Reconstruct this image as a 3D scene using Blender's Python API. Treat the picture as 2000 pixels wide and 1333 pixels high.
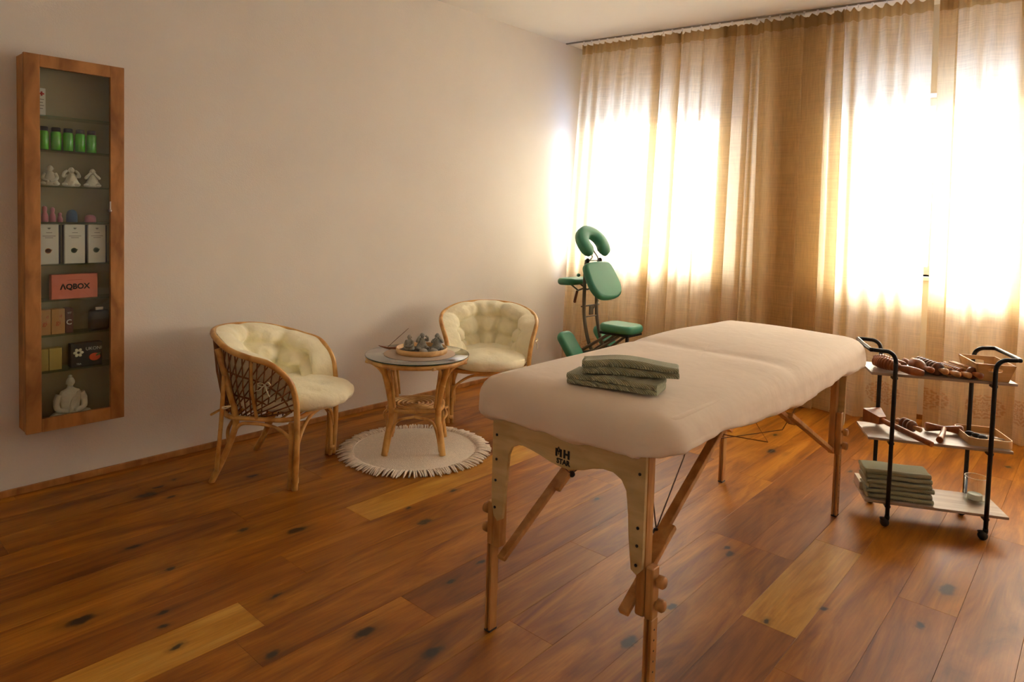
import bpy, math, random
from math import sin, cos, pi, radians as R, sqrt, atan2, exp
from mathutils import Vector, Matrix
for o in list(bpy.data.objects): bpy.data.objects.remove(o, do_unlink=True)
S = bpy.context.scene
C = S.collection
random.seed(7)

# ------------------------------------------------------------------ camera, world, light, exposure
cd = bpy.data.cameras.new('camera'); cam = bpy.data.objects.new('camera', cd); C.objects.link(cam)
yaw, pit, rol = R(-41.70), R(2.861), R(1.639)
f_ = Vector((sin(yaw)*cos(pit), cos(yaw)*cos(pit), -sin(pit)))
r_ = Vector((cos(yaw), -sin(yaw), 0)); u_ = r_.cross(f_)
rr = cos(rol)*r_ + sin(rol)*u_; uu = -sin(rol)*r_ + cos(rol)*u_
cam.matrix_world = Matrix(((rr.x, uu.x, -f_.x, 0), (rr.y, uu.y, -f_.y, 0), (rr.z, uu.z, -f_.z, 1.4), (0, 0, 0, 1)))
cd.sensor_width = 36; cd.lens = 1317.0/2000*36
cd.shift_y = -(666.5-482.1)/2000
cd.clip_start = .05; cd.clip_end = 200
S.camera = cam

SKY = 11.0
w = bpy.data.worlds.new('world'); S.world = w; w.use_nodes = True
nt = w.node_tree; nt.nodes.clear()
wo = nt.nodes.new('ShaderNodeOutputWorld'); bg = nt.nodes.new('ShaderNodeBackground')
tc = nt.nodes.new('ShaderNodeTexCoord'); sx = nt.nodes.new('ShaderNodeSeparateXYZ'); cr = nt.nodes.new('ShaderNodeValToRGB')
nt.links.new(tc.outputs['Generated'], sx.inputs[0])
mr = nt.nodes.new('ShaderNodeMapRange'); mr.inputs[1].default_value = -.25; mr.inputs[2].default_value = .35
nt.links.new(sx.outputs[2], mr.inputs[0]); nt.links.new(mr.outputs[0], cr.inputs[0])
e = cr.color_ramp.elements
e[0].position = .0; e[0].color = (.10, .14, .25, 1)
e[1].position = 1.0; e[1].color = (1.0, .97, .90, 1)
m_ = e.new(.42); m_.color = (.20, .27, .46, 1)
m_ = e.new(.60); m_.color = (1.0, .98, .94, 1)
nt.links.new(cr.outputs[0], bg.inputs[0]); bg.inputs[1].default_value = SKY
nt.links.new(bg.outputs[0], wo.inputs[0])

S.view_settings.view_transform = 'Standard'; S.view_settings.look = 'None'
S.view_settings.gamma = 1; S.view_settings.use_curve_mapping = False
S.view_settings.exposure = 2.38
S.cycles.use_denoising = True
S.cycles.max_bounces = 10; S.cycles.diffuse_bounces = 6; S.cycles.transparent_max_bounces = 16
S.cycles.sample_clamp_indirect = 6
S.cycles.caustics_reflective = False; S.cycles.caustics_refractive = False

# curtain plane frame: origin P0, direction DU (to the right), DN (outwards)
AN = R(7); P0 = Vector((-.352, 5.337, 0)); DU = Vector((cos(AN), sin(AN), 0)); DN = Vector((-sin(AN), cos(AN), 0))
def cp(u, n, z): return tuple(P0 + DU*u + DN*n + Vector((0, 0, z)))
WINS = [(-3.25, -2.10, 1.06, 2.32), (-1.10, 1.78, 1.03, 2.33)]   # u0,u1,z0,z1
for k, (a, b, z0, z1) in enumerate(WINS):                      # daylight portals in the window openings
    ld = bpy.data.lights.new('window_portal', 'AREA'); ld.shape = 'RECTANGLE'; ld.size = b-a; ld.size_y = z1-z0
    ld.cycles.is_portal = True
    lo = bpy.data.objects.new('window_portal', ld); C.objects.link(lo)
    lo.matrix_world = Matrix.Translation(cp((a+b)/2, .56, (z0+z1)/2)) @ Matrix.Rotation(AN, 4, 'Z') @ Matrix.Rotation(-pi/2, 4, 'X')

# ------------------------------------------------------------------ materials
def nm(name):
    m = bpy.data.materials.new(name); m.use_nodes = True
    return m, m.node_tree, m.node_tree.nodes['Principled BSDF']
def L(nt, a, b): nt.links.new(a, b)
def N(nt, t, **kw):
    n = nt.nodes.new(t)
    for k, v in kw.items(): setattr(n, k, v)
    return n
def srgb(r, g, b):
    f = lambda c: ((c/255+.055)/1.055)**2.4 if c/255 > .04045 else c/255/12.92
    return (f(r), f(g), f(b), 1)
def plain(name, col, rough=.6, metal=0, var=.06, vscale=8, bump=0, bscale=60, sheen=0):
    m, nt, p = nm(name)
    p.inputs['Roughness'].default_value = rough; p.inputs['Metallic'].default_value = metal
    if sheen: p.inputs['Sheen Weight'].default_value = sheen
    co = N(nt, 'ShaderNodeTexCoord')
    no = N(nt, 'ShaderNodeTexNoise'); no.inputs['Scale'].default_value = vscale; no.inputs['Detail'].default_value = 3
    L(nt, co.outputs['Object'], no.inputs['Vector'])
    ra = N(nt, 'ShaderNodeValToRGB')
    ra.color_ramp.elements[0].position = .3; ra.color_ramp.elements[1].position = .7
    ra.color_ramp.elements[0].color = tuple(c*(1-var) for c in col[:3])+(1,)
    ra.color_ramp.elements[1].color = tuple(min(1, c*(1+var)) for c in col[:3])+(1,)
    L(nt, no.outputs['Fac'], ra.inputs[0]); L(nt, ra.outputs[0], p.inputs['Base Color'])
    if bump:
        n2 = N(nt, 'ShaderNodeTexNoise'); n2.inputs['Scale'].default_value = bscale
        L(nt, co.outputs['Object'], n2.inputs['Vector'])
        b = N(nt, 'ShaderNodeBump'); b.inputs['Strength'].default_value = bump; b.inputs['Distance'].default_value = .01
        L(nt, n2.outputs['Fac'], b.inputs['Height']); L(nt, b.outputs[0], p.inputs['Normal'])
    return m
def wood(name, c1, c2, sc=(30, 30, 3), rough=.45, bump=.1):
    m, nt, p = nm(name); p.inputs['Roughness'].default_value = rough
    co = N(nt, 'ShaderNodeTexCoord'); mp = N(nt, 'ShaderNodeMapping'); mp.inputs['Scale'].default_value = sc
    L(nt, co.outputs['Object'], mp.inputs[0])
    no = N(nt, 'ShaderNodeTexNoise'); no.inputs['Scale'].default_value = 1; no.inputs['Detail'].default_value = 5; no.inputs['Distortion'].default_value = .6
    L(nt, mp.outputs[0], no.inputs['Vector'])
    ra = N(nt, 'ShaderNodeValToRGB'); ra.color_ramp.elements[0].position = .32; ra.color_ramp.elements[1].position = .66
    ra.color_ramp.elements[0].color = c1; ra.color_ramp.elements[1].color = c2
    L(nt, no.outputs['Fac'], ra.inputs[0]); L(nt, ra.outputs[0], p.inputs['Base Color'])
    b = N(nt, 'ShaderNodeBump'); b.inputs['Strength'].default_value = bump; b.inputs['Distance'].default_value = .003
    L(nt, no.outputs['Fac'], b.inputs['Height']); L(nt, b.outputs[0], p.inputs['Normal'])
    return m
def weave(name, c1, c2, scale=180, rough=.9, bump=.4):
    m, nt, p = nm(name); p.inputs['Roughness'].default_value = rough; p.inputs['Sheen Weight'].default_value = .2
    co = N(nt, 'ShaderNodeTexCoord')
    w1 = N(nt, 'ShaderNodeTexWave'); w1.inputs['Scale'].default_value = scale/3.2; w1.bands_direction = 'DIAGONAL'; w1.inputs['Distortion'].default_value = 1.5
    w2 = N(nt, 'ShaderNodeTexNoise'); w2.inputs['Scale'].default_value = scale
    L(nt, co.outputs['Object'], w1.inputs['Vector']); L(nt, co.outputs['Object'], w2.inputs['Vector'])
    ad = N(nt, 'ShaderNodeMath', operation='ADD'); L(nt, w1.outputs['Fac'], ad.inputs[0]); L(nt, w2.outputs['Fac'], ad.inputs[1])
    ra = N(nt, 'ShaderNodeValToRGB'); ra.color_ramp.elements[0].color = c1; ra.color_ramp.elements[1].color = c2
    ra.color_ramp.elements[0].position = .35; ra.color_ramp.elements[1].position = .95
    mu = N(nt, 'ShaderNodeMath', operation='MULTIPLY'); mu.inputs[1].default_value = .55
    L(nt, ad.outputs[0], mu.inputs[0]); L(nt, mu.outputs[0], ra.inputs[0]); L(nt, ra.outputs[0], p.inputs['Base Color'])
    b = N(nt, 'ShaderNodeBump'); b.inputs['Strength'].default_value = bump; b.inputs['Distance'].default_value = .003
    L(nt, ad.outputs[0], b.inputs['Height']); L(nt, b.outputs[0], p.inputs['Normal'])
    return m
def glass(name, tint=(.95, .97, .96, 1), refl=.08, rough=.02):
    m, nt, p = nm(name); nt.nodes.remove(p)
    out = nt.nodes['Material Output']
    t = N(nt, 'ShaderNodeBsdfTransparent'); t.inputs[0].default_value = tint
    g = N(nt, 'ShaderNodeBsdfGlossy'); g.inputs['Roughness'].default_value = rough
    fr = N(nt, 'ShaderNodeFresnel'); fr.inputs['IOR'].default_value = 1.45
    mx = N(nt, 'ShaderNodeMixShader')
    mu = N(nt, 'ShaderNodeMath', operation='MULTIPLY_ADD'); mu.inputs[1].default_value = .9; mu.inputs[2].default_value = refl*.3
    L(nt, fr.outputs[0], mu.inputs[0])
    gg = N(nt, 'ShaderNodeNewGeometry'); sb = N(nt, 'ShaderNodeMath', operation='SUBTRACT'); sb.inputs[0].default_value = 1; L(nt, gg.outputs['Backfacing'], sb.inputs[1])
    m3 = N(nt, 'ShaderNodeMath', operation='MULTIPLY'); L(nt, mu.outputs[0], m3.inputs[0]); L(nt, sb.outputs[0], m3.inputs[1]); L(nt, m3.outputs[0], mx.inputs[0])
    L(nt, t.outputs[0], mx.inputs[1]); L(nt, g.outputs[0], mx.inputs[2]); L(nt, mx.outputs[0], out.inputs[0])
    return m

M = {}
M['wall'] = plain('wall_paint', srgb(228, 222, 214), .95, var=.02, vscale=2.5, bump=.12, bscale=140)
M['ceiling'] = plain('ceiling_paint', srgb(234, 230, 222), .95, var=.02, vscale=2)
M['white'] = plain('white_frame', srgb(225, 225, 225), .5, var=.02)
M['cabwood'] = wood('cabinet_wood', srgb(140, 88, 38), srgb(190, 132, 70), (14, 14, 5), .55)
M['cabin'] = plain('cabinet_inside', srgb(170, 160, 130), .8, var=.04)
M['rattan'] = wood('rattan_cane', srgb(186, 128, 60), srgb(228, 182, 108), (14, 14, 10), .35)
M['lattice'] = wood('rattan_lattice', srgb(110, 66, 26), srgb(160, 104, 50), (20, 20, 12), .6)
M['cushion'] = plain('cream_cotton', srgb(246, 239, 208), .9, var=.04, vscale=14, bump=.35, bscale=45, sheen=.2)
M['rug'] = plain('rug_cotton', srgb(232, 220, 204), .95, var=.06, vscale=60, bump=.5, bscale=160)
M['fringe'] = plain('fringe_cotton', srgb(236, 222, 206), .95, var=.1, vscale=60)
M['sheet'] = plain('fitted_sheet_jersey', srgb(234, 215, 194), .85, var=.03, vscale=5, bump=.22, bscale=18, sheen=.15)
M['towel'] = weave('green_towel_weave', srgb(148, 148, 118), srgb(198, 198, 166), 260, bump=.8)
M['towel2'] = weave('pale_green_towel', srgb(140, 142, 114), srgb(184, 184, 156), 260, bump=.6)
M['beech'] = wood('beech_frame', srgb(168, 112, 58), srgb(206, 154, 92), (24, 24, 5), .5)
M['ply'] = wood('pale_plywood', srgb(186, 158, 106), srgb(212, 186, 134), (5, 24, 24), .5, .04)
M['plyedge'] = plain('plywood_edge', srgb(214, 186, 140), .6)
M['black'] = plain('black_metal', (.012, .012, .013, 1), .35, .3, var=.1)
M['blackplastic'] = plain('black_plastic', (.01, .01, .011, 1), .5)
M['steel'] = plain('steel', (.45, .44, .42, 1), .3, 1, var=.05)
M['greysteel'] = plain('grey_painted_steel', srgb(104, 96, 82), .45, .4, var=.08)
M['green'] = plain('green_vinyl', srgb(64, 140, 112), .42, var=.04, vscale=6, bump=.08, bscale=200)
M['shelf'] = wood('grey_oak_shelf', srgb(150, 128, 112), srgb(176, 156, 138), (4, 40, 40), .35, .03)
M['toolwood'] = wood('turned_red_wood', srgb(122, 62, 28), srgb(168, 98, 50), (30, 30, 8), .35)
M['toolpale'] = wood('turned_pale_wood', srgb(176, 118, 66), srgb(210, 158, 102), (30, 30, 8), .35)
M['tooldark'] = wood('turned_dark_wood', srgb(84, 44, 24), srgb(126, 72, 40), (30, 30, 8), .35)
M['pine'] = wood('pale_pine', srgb(196, 148, 88), srgb(222, 180, 122), (5, 25, 25), .5)
M['stone'] = plain('grey_stone', srgb(160, 158, 148), .85, var=.25, vscale=40, bump=.5, bscale=80)
M['pebble'] = plain('pale_pebble', srgb(152, 146, 134), .7, var=.12, vscale=30)
M['plaster'] = plain('white_plaster', srgb(214, 212, 196), .8, var=.05, vscale=40, bump=.3, bscale=90)
M['glass'] = glass('clear_glass'); M['paneglass'] = glass('window_glass', (.97, .98, .98, 1), .04)
M['shelfglass'] = glass('shelf_glass', (.78, .88, .82, 1), .02); M['tabletopglass'] = glass('table_glass', (.95, .96, .94, 1), 1.3, .03)
M['glassedge'] = plain('glass_edge', srgb(30, 62, 52), .2)
M['wax'] = plain('white_wax', srgb(225, 222, 210), .5)
M['rail'] = plain('white_rail', srgb(150, 142, 128), .5)
def prt(name, r, g, b, rough=.6): 
    M[name] = plain(name, srgb(r, g, b), rough, var=.04)
for a in (('card_white', 214, 214, 204), ('card_dark', 34, 36, 58), ('ink_grey', 120, 120, 112), ('ink_black', 20, 18, 18), ('ink_green', 110, 128, 96),
          ('ink_orange', 196, 140, 90), ('red', 190, 40, 40), ('mat', 178, 156, 138), ('tray_dark', 88, 84, 78), ('box_pink', 222, 128, 104), ('box_tan', 186, 140, 84), ('ink_red', 178, 70, 40), ('box_brown', 92, 50, 34),
          ('box_yellow', 172, 150, 74), ('box_black', 24, 26, 20), ('orange', 220, 82, 30), ('petal', 214, 214, 188), ('leafg', 96, 124, 60),
          ('pink_silicone', 196, 124, 138), ('blue_silicone', 62, 92, 128), ('paper', 206, 198, 178), ('ink_pink', 196, 170, 160), ('incense', 96, 56, 40)): prt(*a)
m, nt, p = nm('green_jar_glass'); p.inputs['Base Color'].default_value = srgb(70, 170, 30); p.inputs['Roughness'].default_value = .12; p.inputs['Coat Weight'].default_value = .5
no = N(nt, 'ShaderNodeTexNoise'); no.inputs['Scale'].default_value = 30; b = N(nt, 'ShaderNodeBump'); b.inputs['Strength'].default_value = .05; L(nt, no.outputs[0], b.inputs['Height']); L(nt, b.outputs[0], p.inputs['Normal'])
M['greenjar'] = m

# floor plank materials (one wood, several tones)
KNOTS = [(-1.776,1.319,.030),(-1.541,1.402,.028),(-1.889,1.046,.022),(-1.798,1.724,.016),(-1.818,1.91,.014),(-3.386,1.218,.034),(-3.288,1.293,.014),
 (-2.57,1.537,.030),(-2.734,1.379,.018),(-2.242,1.978,.024),(-2.356,.906,.016),(-2.275,.873,.012),(-2.624,1.033,.016),(-2.137,.86,.012),(-3.261,1.689,.018),
 (-.404,3.028,.036),(-1.124,2.694,.022),(-1.158,2.734,.016),(-1.117,1.887,.03),(-1.114,2.174,.02),(-.71,2.55,.014),(-.43,2.69,.02),(-1.577,4.412,.02),(-1.48,4.08,.03),(-1.835,2.741,.018),(-2.40,2.02,.012),(-2.9,1.0,.02),(-2.5,.7,.03),(-.83,2.33,.012)]
def floor_mat(name, c1, c2, c3):
    m, nt, p = nm(name)
    ge = N(nt, 'ShaderNodeNewGeometry'); oi = N(nt, 'ShaderNodeObjectInfo')
    mp = N(nt, 'ShaderNodeMapping'); mp.inputs['Scale'].default_value = (9, 1.3, 1)
    L(nt, ge.outputs['Position'], mp.inputs[0])
    rv = N(nt, 'ShaderNodeVectorMath', operation='MULTIPLY_ADD')
    cx = N(nt, 'ShaderNodeCombineXYZ')
    for k in range(3): L(nt, oi.outputs['Random'], cx.inputs[k])
    rv.inputs[1].default_value = (40, 60, 20); L(nt, cx.outputs[0], rv.inputs[0]); L(nt, mp.outputs[0], rv.inputs[2])
    no = N(nt, 'ShaderNodeTexNoise'); no.inputs['Scale'].default_value = 1; no.inputs['Detail'].default_value = 7; no.inputs['Roughness'].default_value = .6; no.inputs['Distortion'].default_value = 1.2
    L(nt, rv.outputs[0], no.inputs['Vector'])
    ra = N(nt, 'ShaderNodeValToRGB'); el = ra.color_ramp.elements
    el[0].position = .34; el[0].color = c1; el[1].position = .66; el[1].color = c3; x = el.new(.5); x.color = c2
    L(nt, no.outputs['Fac'], ra.inputs[0])
    # fine grain
    m2 = N(nt, 'ShaderNodeMapping'); m2.inputs['Scale'].default_value = (120, 5, 1); L(nt, ge.outputs['Position'], m2.inputs[0])
    n2 = N(nt, 'ShaderNodeTexNoise'); n2.inputs['Scale'].default_value = 1; n2.inputs['Detail'].default_value = 3; L(nt, m2.outputs[0], n2.inputs['Vector'])
    mr = N(nt, 'ShaderNodeMapRange'); mr.inputs[1].default_value = .3; mr.inputs[2].default_value = .7; mr.inputs[3].default_value = .86; mr.inputs[4].default_value = 1.1
    L(nt, n2.outputs['Fac'], mr.inputs[0])
    # per-plank tone
    m3 = N(nt, 'ShaderNodeMapRange'); m3.inputs[3].default_value = .88; m3.inputs[4].default_value = 1.10; L(nt, oi.outputs['Random'], m3.inputs[0])
    mm = N(nt, 'ShaderNodeMath', operation='MULTIPLY'); L(nt, mr.outputs[0], mm.inputs[0]); L(nt, m3.outputs[0], mm.inputs[1])
    vm = N(nt, 'ShaderNodeVectorMath', operation='SCALE'); L(nt, ra.outputs[0], vm.inputs[0]); L(nt, mm.outputs[0], vm.inputs['Scale'])
    # knots
    prev = None
    wob = N(nt, 'ShaderNodeTexNoise'); wob.inputs['Scale'].default_value = 22; L(nt, ge.outputs['Position'], wob.inputs['Vector'])
    wv = N(nt, 'ShaderNodeVectorMath', operation='MULTIPLY_ADD'); wv.inputs[1].default_value = (.03, .05, 0); L(nt, wob.outputs['Color'], wv.inputs[0]); L(nt, ge.outputs['Position'], wv.inputs[2])
    for (kx, ky, kr) in KNOTS:
        a = N(nt, 'ShaderNodeVectorMath', operation='SUBTRACT'); L(nt, wv.outputs[0], a.inputs[0]); a.inputs[1].default_value = (kx+.015, ky+.025, 0)
        b = N(nt, 'ShaderNodeVectorMath', operation='MULTIPLY'); L(nt, a.outputs[0], b.inputs[0]); b.inputs[1].default_value = (1.15/kr, .62/kr, 0)
        c = N(nt, 'ShaderNodeVectorMath', operation='LENGTH'); L(nt, b.outputs[0], c.inputs[0])
        if prev is None: prev = c.outputs['Value']
        else:
            d = N(nt, 'ShaderNodeMath', operation='MINIMUM'); L(nt, prev, d.inputs[0]); L(nt, c.outputs['Value'], d.inputs[1]); prev = d.outputs[0]
    # small random knots
    vo = N(nt, 'ShaderNodeTexVoronoi'); vo.inputs['Scale'].default_value = 1; m4 = N(nt, 'ShaderNodeMapping'); m4.inputs['Scale'].default_value = (4.2, 1.9, 0)
    L(nt, wv.outputs[0], m4.inputs[0]); L(nt, m4.outputs[0], vo.inputs['Vector'])
    sc = N(nt, 'ShaderNodeMath', operation='MULTIPLY'); sc.inputs[1].default_value = 17; L(nt, vo.outputs['Distance'], sc.inputs[0])
    d = N(nt, 'ShaderNodeMath', operation='MINIMUM'); L(nt, prev, d.inputs[0]); L(nt, sc.outputs[0], d.inputs[1])
    kr_ = N(nt, 'ShaderNodeMapRange'); kr_.interpolation_type = 'SMOOTHSTEP'; kr_.inputs[1].default_value = .45; kr_.inputs[2].default_value = 1.15; kr_.inputs[3].default_value = .9; kr_.inputs[4].default_value = 0
    L(nt, d.outputs[0], kr_.inputs[0])
    halo = N(nt, 'ShaderNodeMapRange'); halo.interpolation_type = 'SMOOTHSTEP'; halo.inputs[1].default_value = .9; halo.inputs[2].default_value = 2.6; halo.inputs[3].default_value = .35; halo.inputs[4].default_value = 0
    L(nt, d.outputs[0], halo.inputs[0])
    h1 = N(nt, 'ShaderNodeMix', data_type='RGBA'); L(nt, halo.outputs[0], h1.inputs['Factor']); L(nt, vm.outputs[0], h1.inputs['A']); h1.inputs['B'].default_value = srgb(92, 58, 26)
    h2 = N(nt, 'ShaderNodeMix', data_type='RGBA'); L(nt, kr_.outputs[0], h2.inputs['Factor']); L(nt, h1.outputs['Result'], h2.inputs['A']); h2.inputs['B'].default_value = srgb(34, 28, 20)
    L(nt, h2.outputs['Result'], p.inputs['Base Color'])
    p.inputs['Roughness'].default_value = .42
    p.inputs['Specular IOR Level'].default_value = .32
    b = N(nt, 'ShaderNodeBump'); b.inputs['Strength'].default_value = .15; b.inputs['Distance'].default_value = .002
    L(nt, n2.outputs['Fac'], b.inputs['Height']); L(nt, b.outputs[0], p.inputs['Normal'])
    return m
FL = {'mid': floor_mat('oak_plank', srgb(124, 66, 8), srgb(158, 94, 16), srgb(184, 120, 34)),
      'light': floor_mat('oak_plank_light', srgb(168, 110, 30), srgb(192, 136, 48), srgb(206, 156, 68)),
      'dark': floor_mat('oak_plank_dark', srgb(110, 58, 10), srgb(140, 80, 18), srgb(162, 98, 30))}

# curtain fabric
m, nt, p = nm('curtain_linen'); nt.nodes.remove(p); out = nt.nodes['Material Output']
uv = N(nt, 'ShaderNodeUVMap'); uv.uv_map = 'cloth'
sp = N(nt, 'ShaderNodeSeparateXYZ'); L(nt, uv.outputs[0], sp.inputs[0])
mp = N(nt, 'ShaderNodeMapping'); mp.inputs['Scale'].default_value = (6, 190, 1); L(nt, uv.outputs[0], mp.inputs[0])
sl = N(nt, 'ShaderNodeTexNoise'); sl.inputs['Scale'].default_value = 1; sl.inputs['Detail'].default_value = 2; L(nt, mp.outputs[0], sl.inputs['Vector'])
mpb = N(nt, 'ShaderNodeMapping'); mpb.inputs['Scale'].default_value = (160, 8, 1); L(nt, uv.outputs[0], mpb.inputs[0])
slb = N(nt, 'ShaderNodeTexNoise'); slb.inputs['Scale'].default_value = 1; L(nt, mpb.outputs[0], slb.inputs['Vector'])
# mandala print near the hem
def MA(op, a, b=None, c=None):
    n = N(nt, 'ShaderNodeMath', operation=op)
    for k, v in enumerate((a, b, c)):
        if v is None: continue
        if isinstance(v, (int, float)): n.inputs[k].default_value = v
        else: L(nt, v, n.inputs[k])
    return n.outputs[0]
px = MA('MULTIPLY', MA('SUBTRACT', MA('FRACT', MA('DIVIDE', MA('SUBTRACT', sp.outputs[0], -1.10), .245)), .5), .245)
py = MA('SUBTRACT', sp.outputs[1], .215)
rad = MA('SQRT', MA('ADD', MA('MULTIPLY', px, px), MA('MULTIPLY', py, py)))
th = MA('ARCTAN2', py, px)
pet = MA('MULTIPLY', MA('ABSOLUTE', MA('SINE', MA('MULTIPLY', th, 6))), .012)
r2 = MA('SUBTRACT', rad, pet)
ring = MA('ABSOLUTE', MA('SINE', MA('MULTIPLY', MA('ADD', rad, MA('MULTIPLY', pet, 1.2)), 130)))
ring2 = MA('MULTIPLY', MA('POWER', ring, 1.5), MA('LESS_THAN', r2, .074))
ring3 = MA('MULTIPLY', ring2, .5)
def cm(fac, A, B):
    n = N(nt, 'ShaderNodeMix', data_type='RGBA'); L(nt, fac, n.inputs['Factor'])
    if isinstance(A, tuple): n.inputs['A'].default_value = A
    else: L(nt, A, n.inputs['A'])
    n.inputs['B'].default_value = B
    return n.outputs['Result']
base = cm(MA('MULTIPLY', MA('SUBTRACT', sl.outputs['Fac'], .3), 1.2), srgb(208, 180, 134), srgb(186, 154, 104))
base = cm(ring3, base, srgb(178, 112, 58))
df = N(nt, 'ShaderNodeBsdfDiffuse'); L(nt, base, df.inputs[0])
tl = N(nt, 'ShaderNodeBsdfTranslucent'); tcol = cm(ring3, srgb(252, 237, 206), srgb(206, 146, 92)); L(nt, tcol, tl.inputs[0])
tr = N(nt, 'ShaderNodeBsdfTransparent'); tr.inputs[0].default_value = (1, .97, .92, 1)
mx = N(nt, 'ShaderNodeMixShader'); mx.inputs[0].default_value = .56; L(nt, df.outputs[0], mx.inputs[1]); L(nt, tl.outputs[0], mx.inputs[2])
thin = MA('MULTIPLY_ADD', MA('ADD', sl.outputs['Fac'], slb.outputs['Fac']), .34, -.245)
thin = MA('MULTIPLY', MA('MAXIMUM', thin, .015), 1.0)
mx2 = N(nt, 'ShaderNodeMixShader'); hdr = MA('GREATER_THAN', sp.outputs[1], 2.83)
thin = MA('MULTIPLY', thin, MA('SUBTRACT', 1, hdr))
tc2 = N(nt, 'ShaderNodeMix', data_type='RGBA'); L(nt, hdr, tc2.inputs['Factor']); L(nt, tcol, tc2.inputs['A']); tc2.inputs['B'].default_value = srgb(206, 176, 124); L(nt, tc2.outputs['Result'], tl.inputs[0])
L(nt, thin, mx2.inputs[0]); L(nt, mx.outputs[0], mx2.inputs[1]); L(nt, tr.outputs[0], mx2.inputs[2]); L(nt, mx2.outputs[0], out.inputs[0])
bmp = N(nt, 'ShaderNodeBump'); bmp.inputs['Strength'].default_value = .2; bmp.inputs['Distance'].default_value = .003; L(nt, sl.outputs['Fac'], bmp.inputs['Height']); L(nt, bmp.outputs[0], df.inputs['Normal'])
M['curtain'] = m

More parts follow.
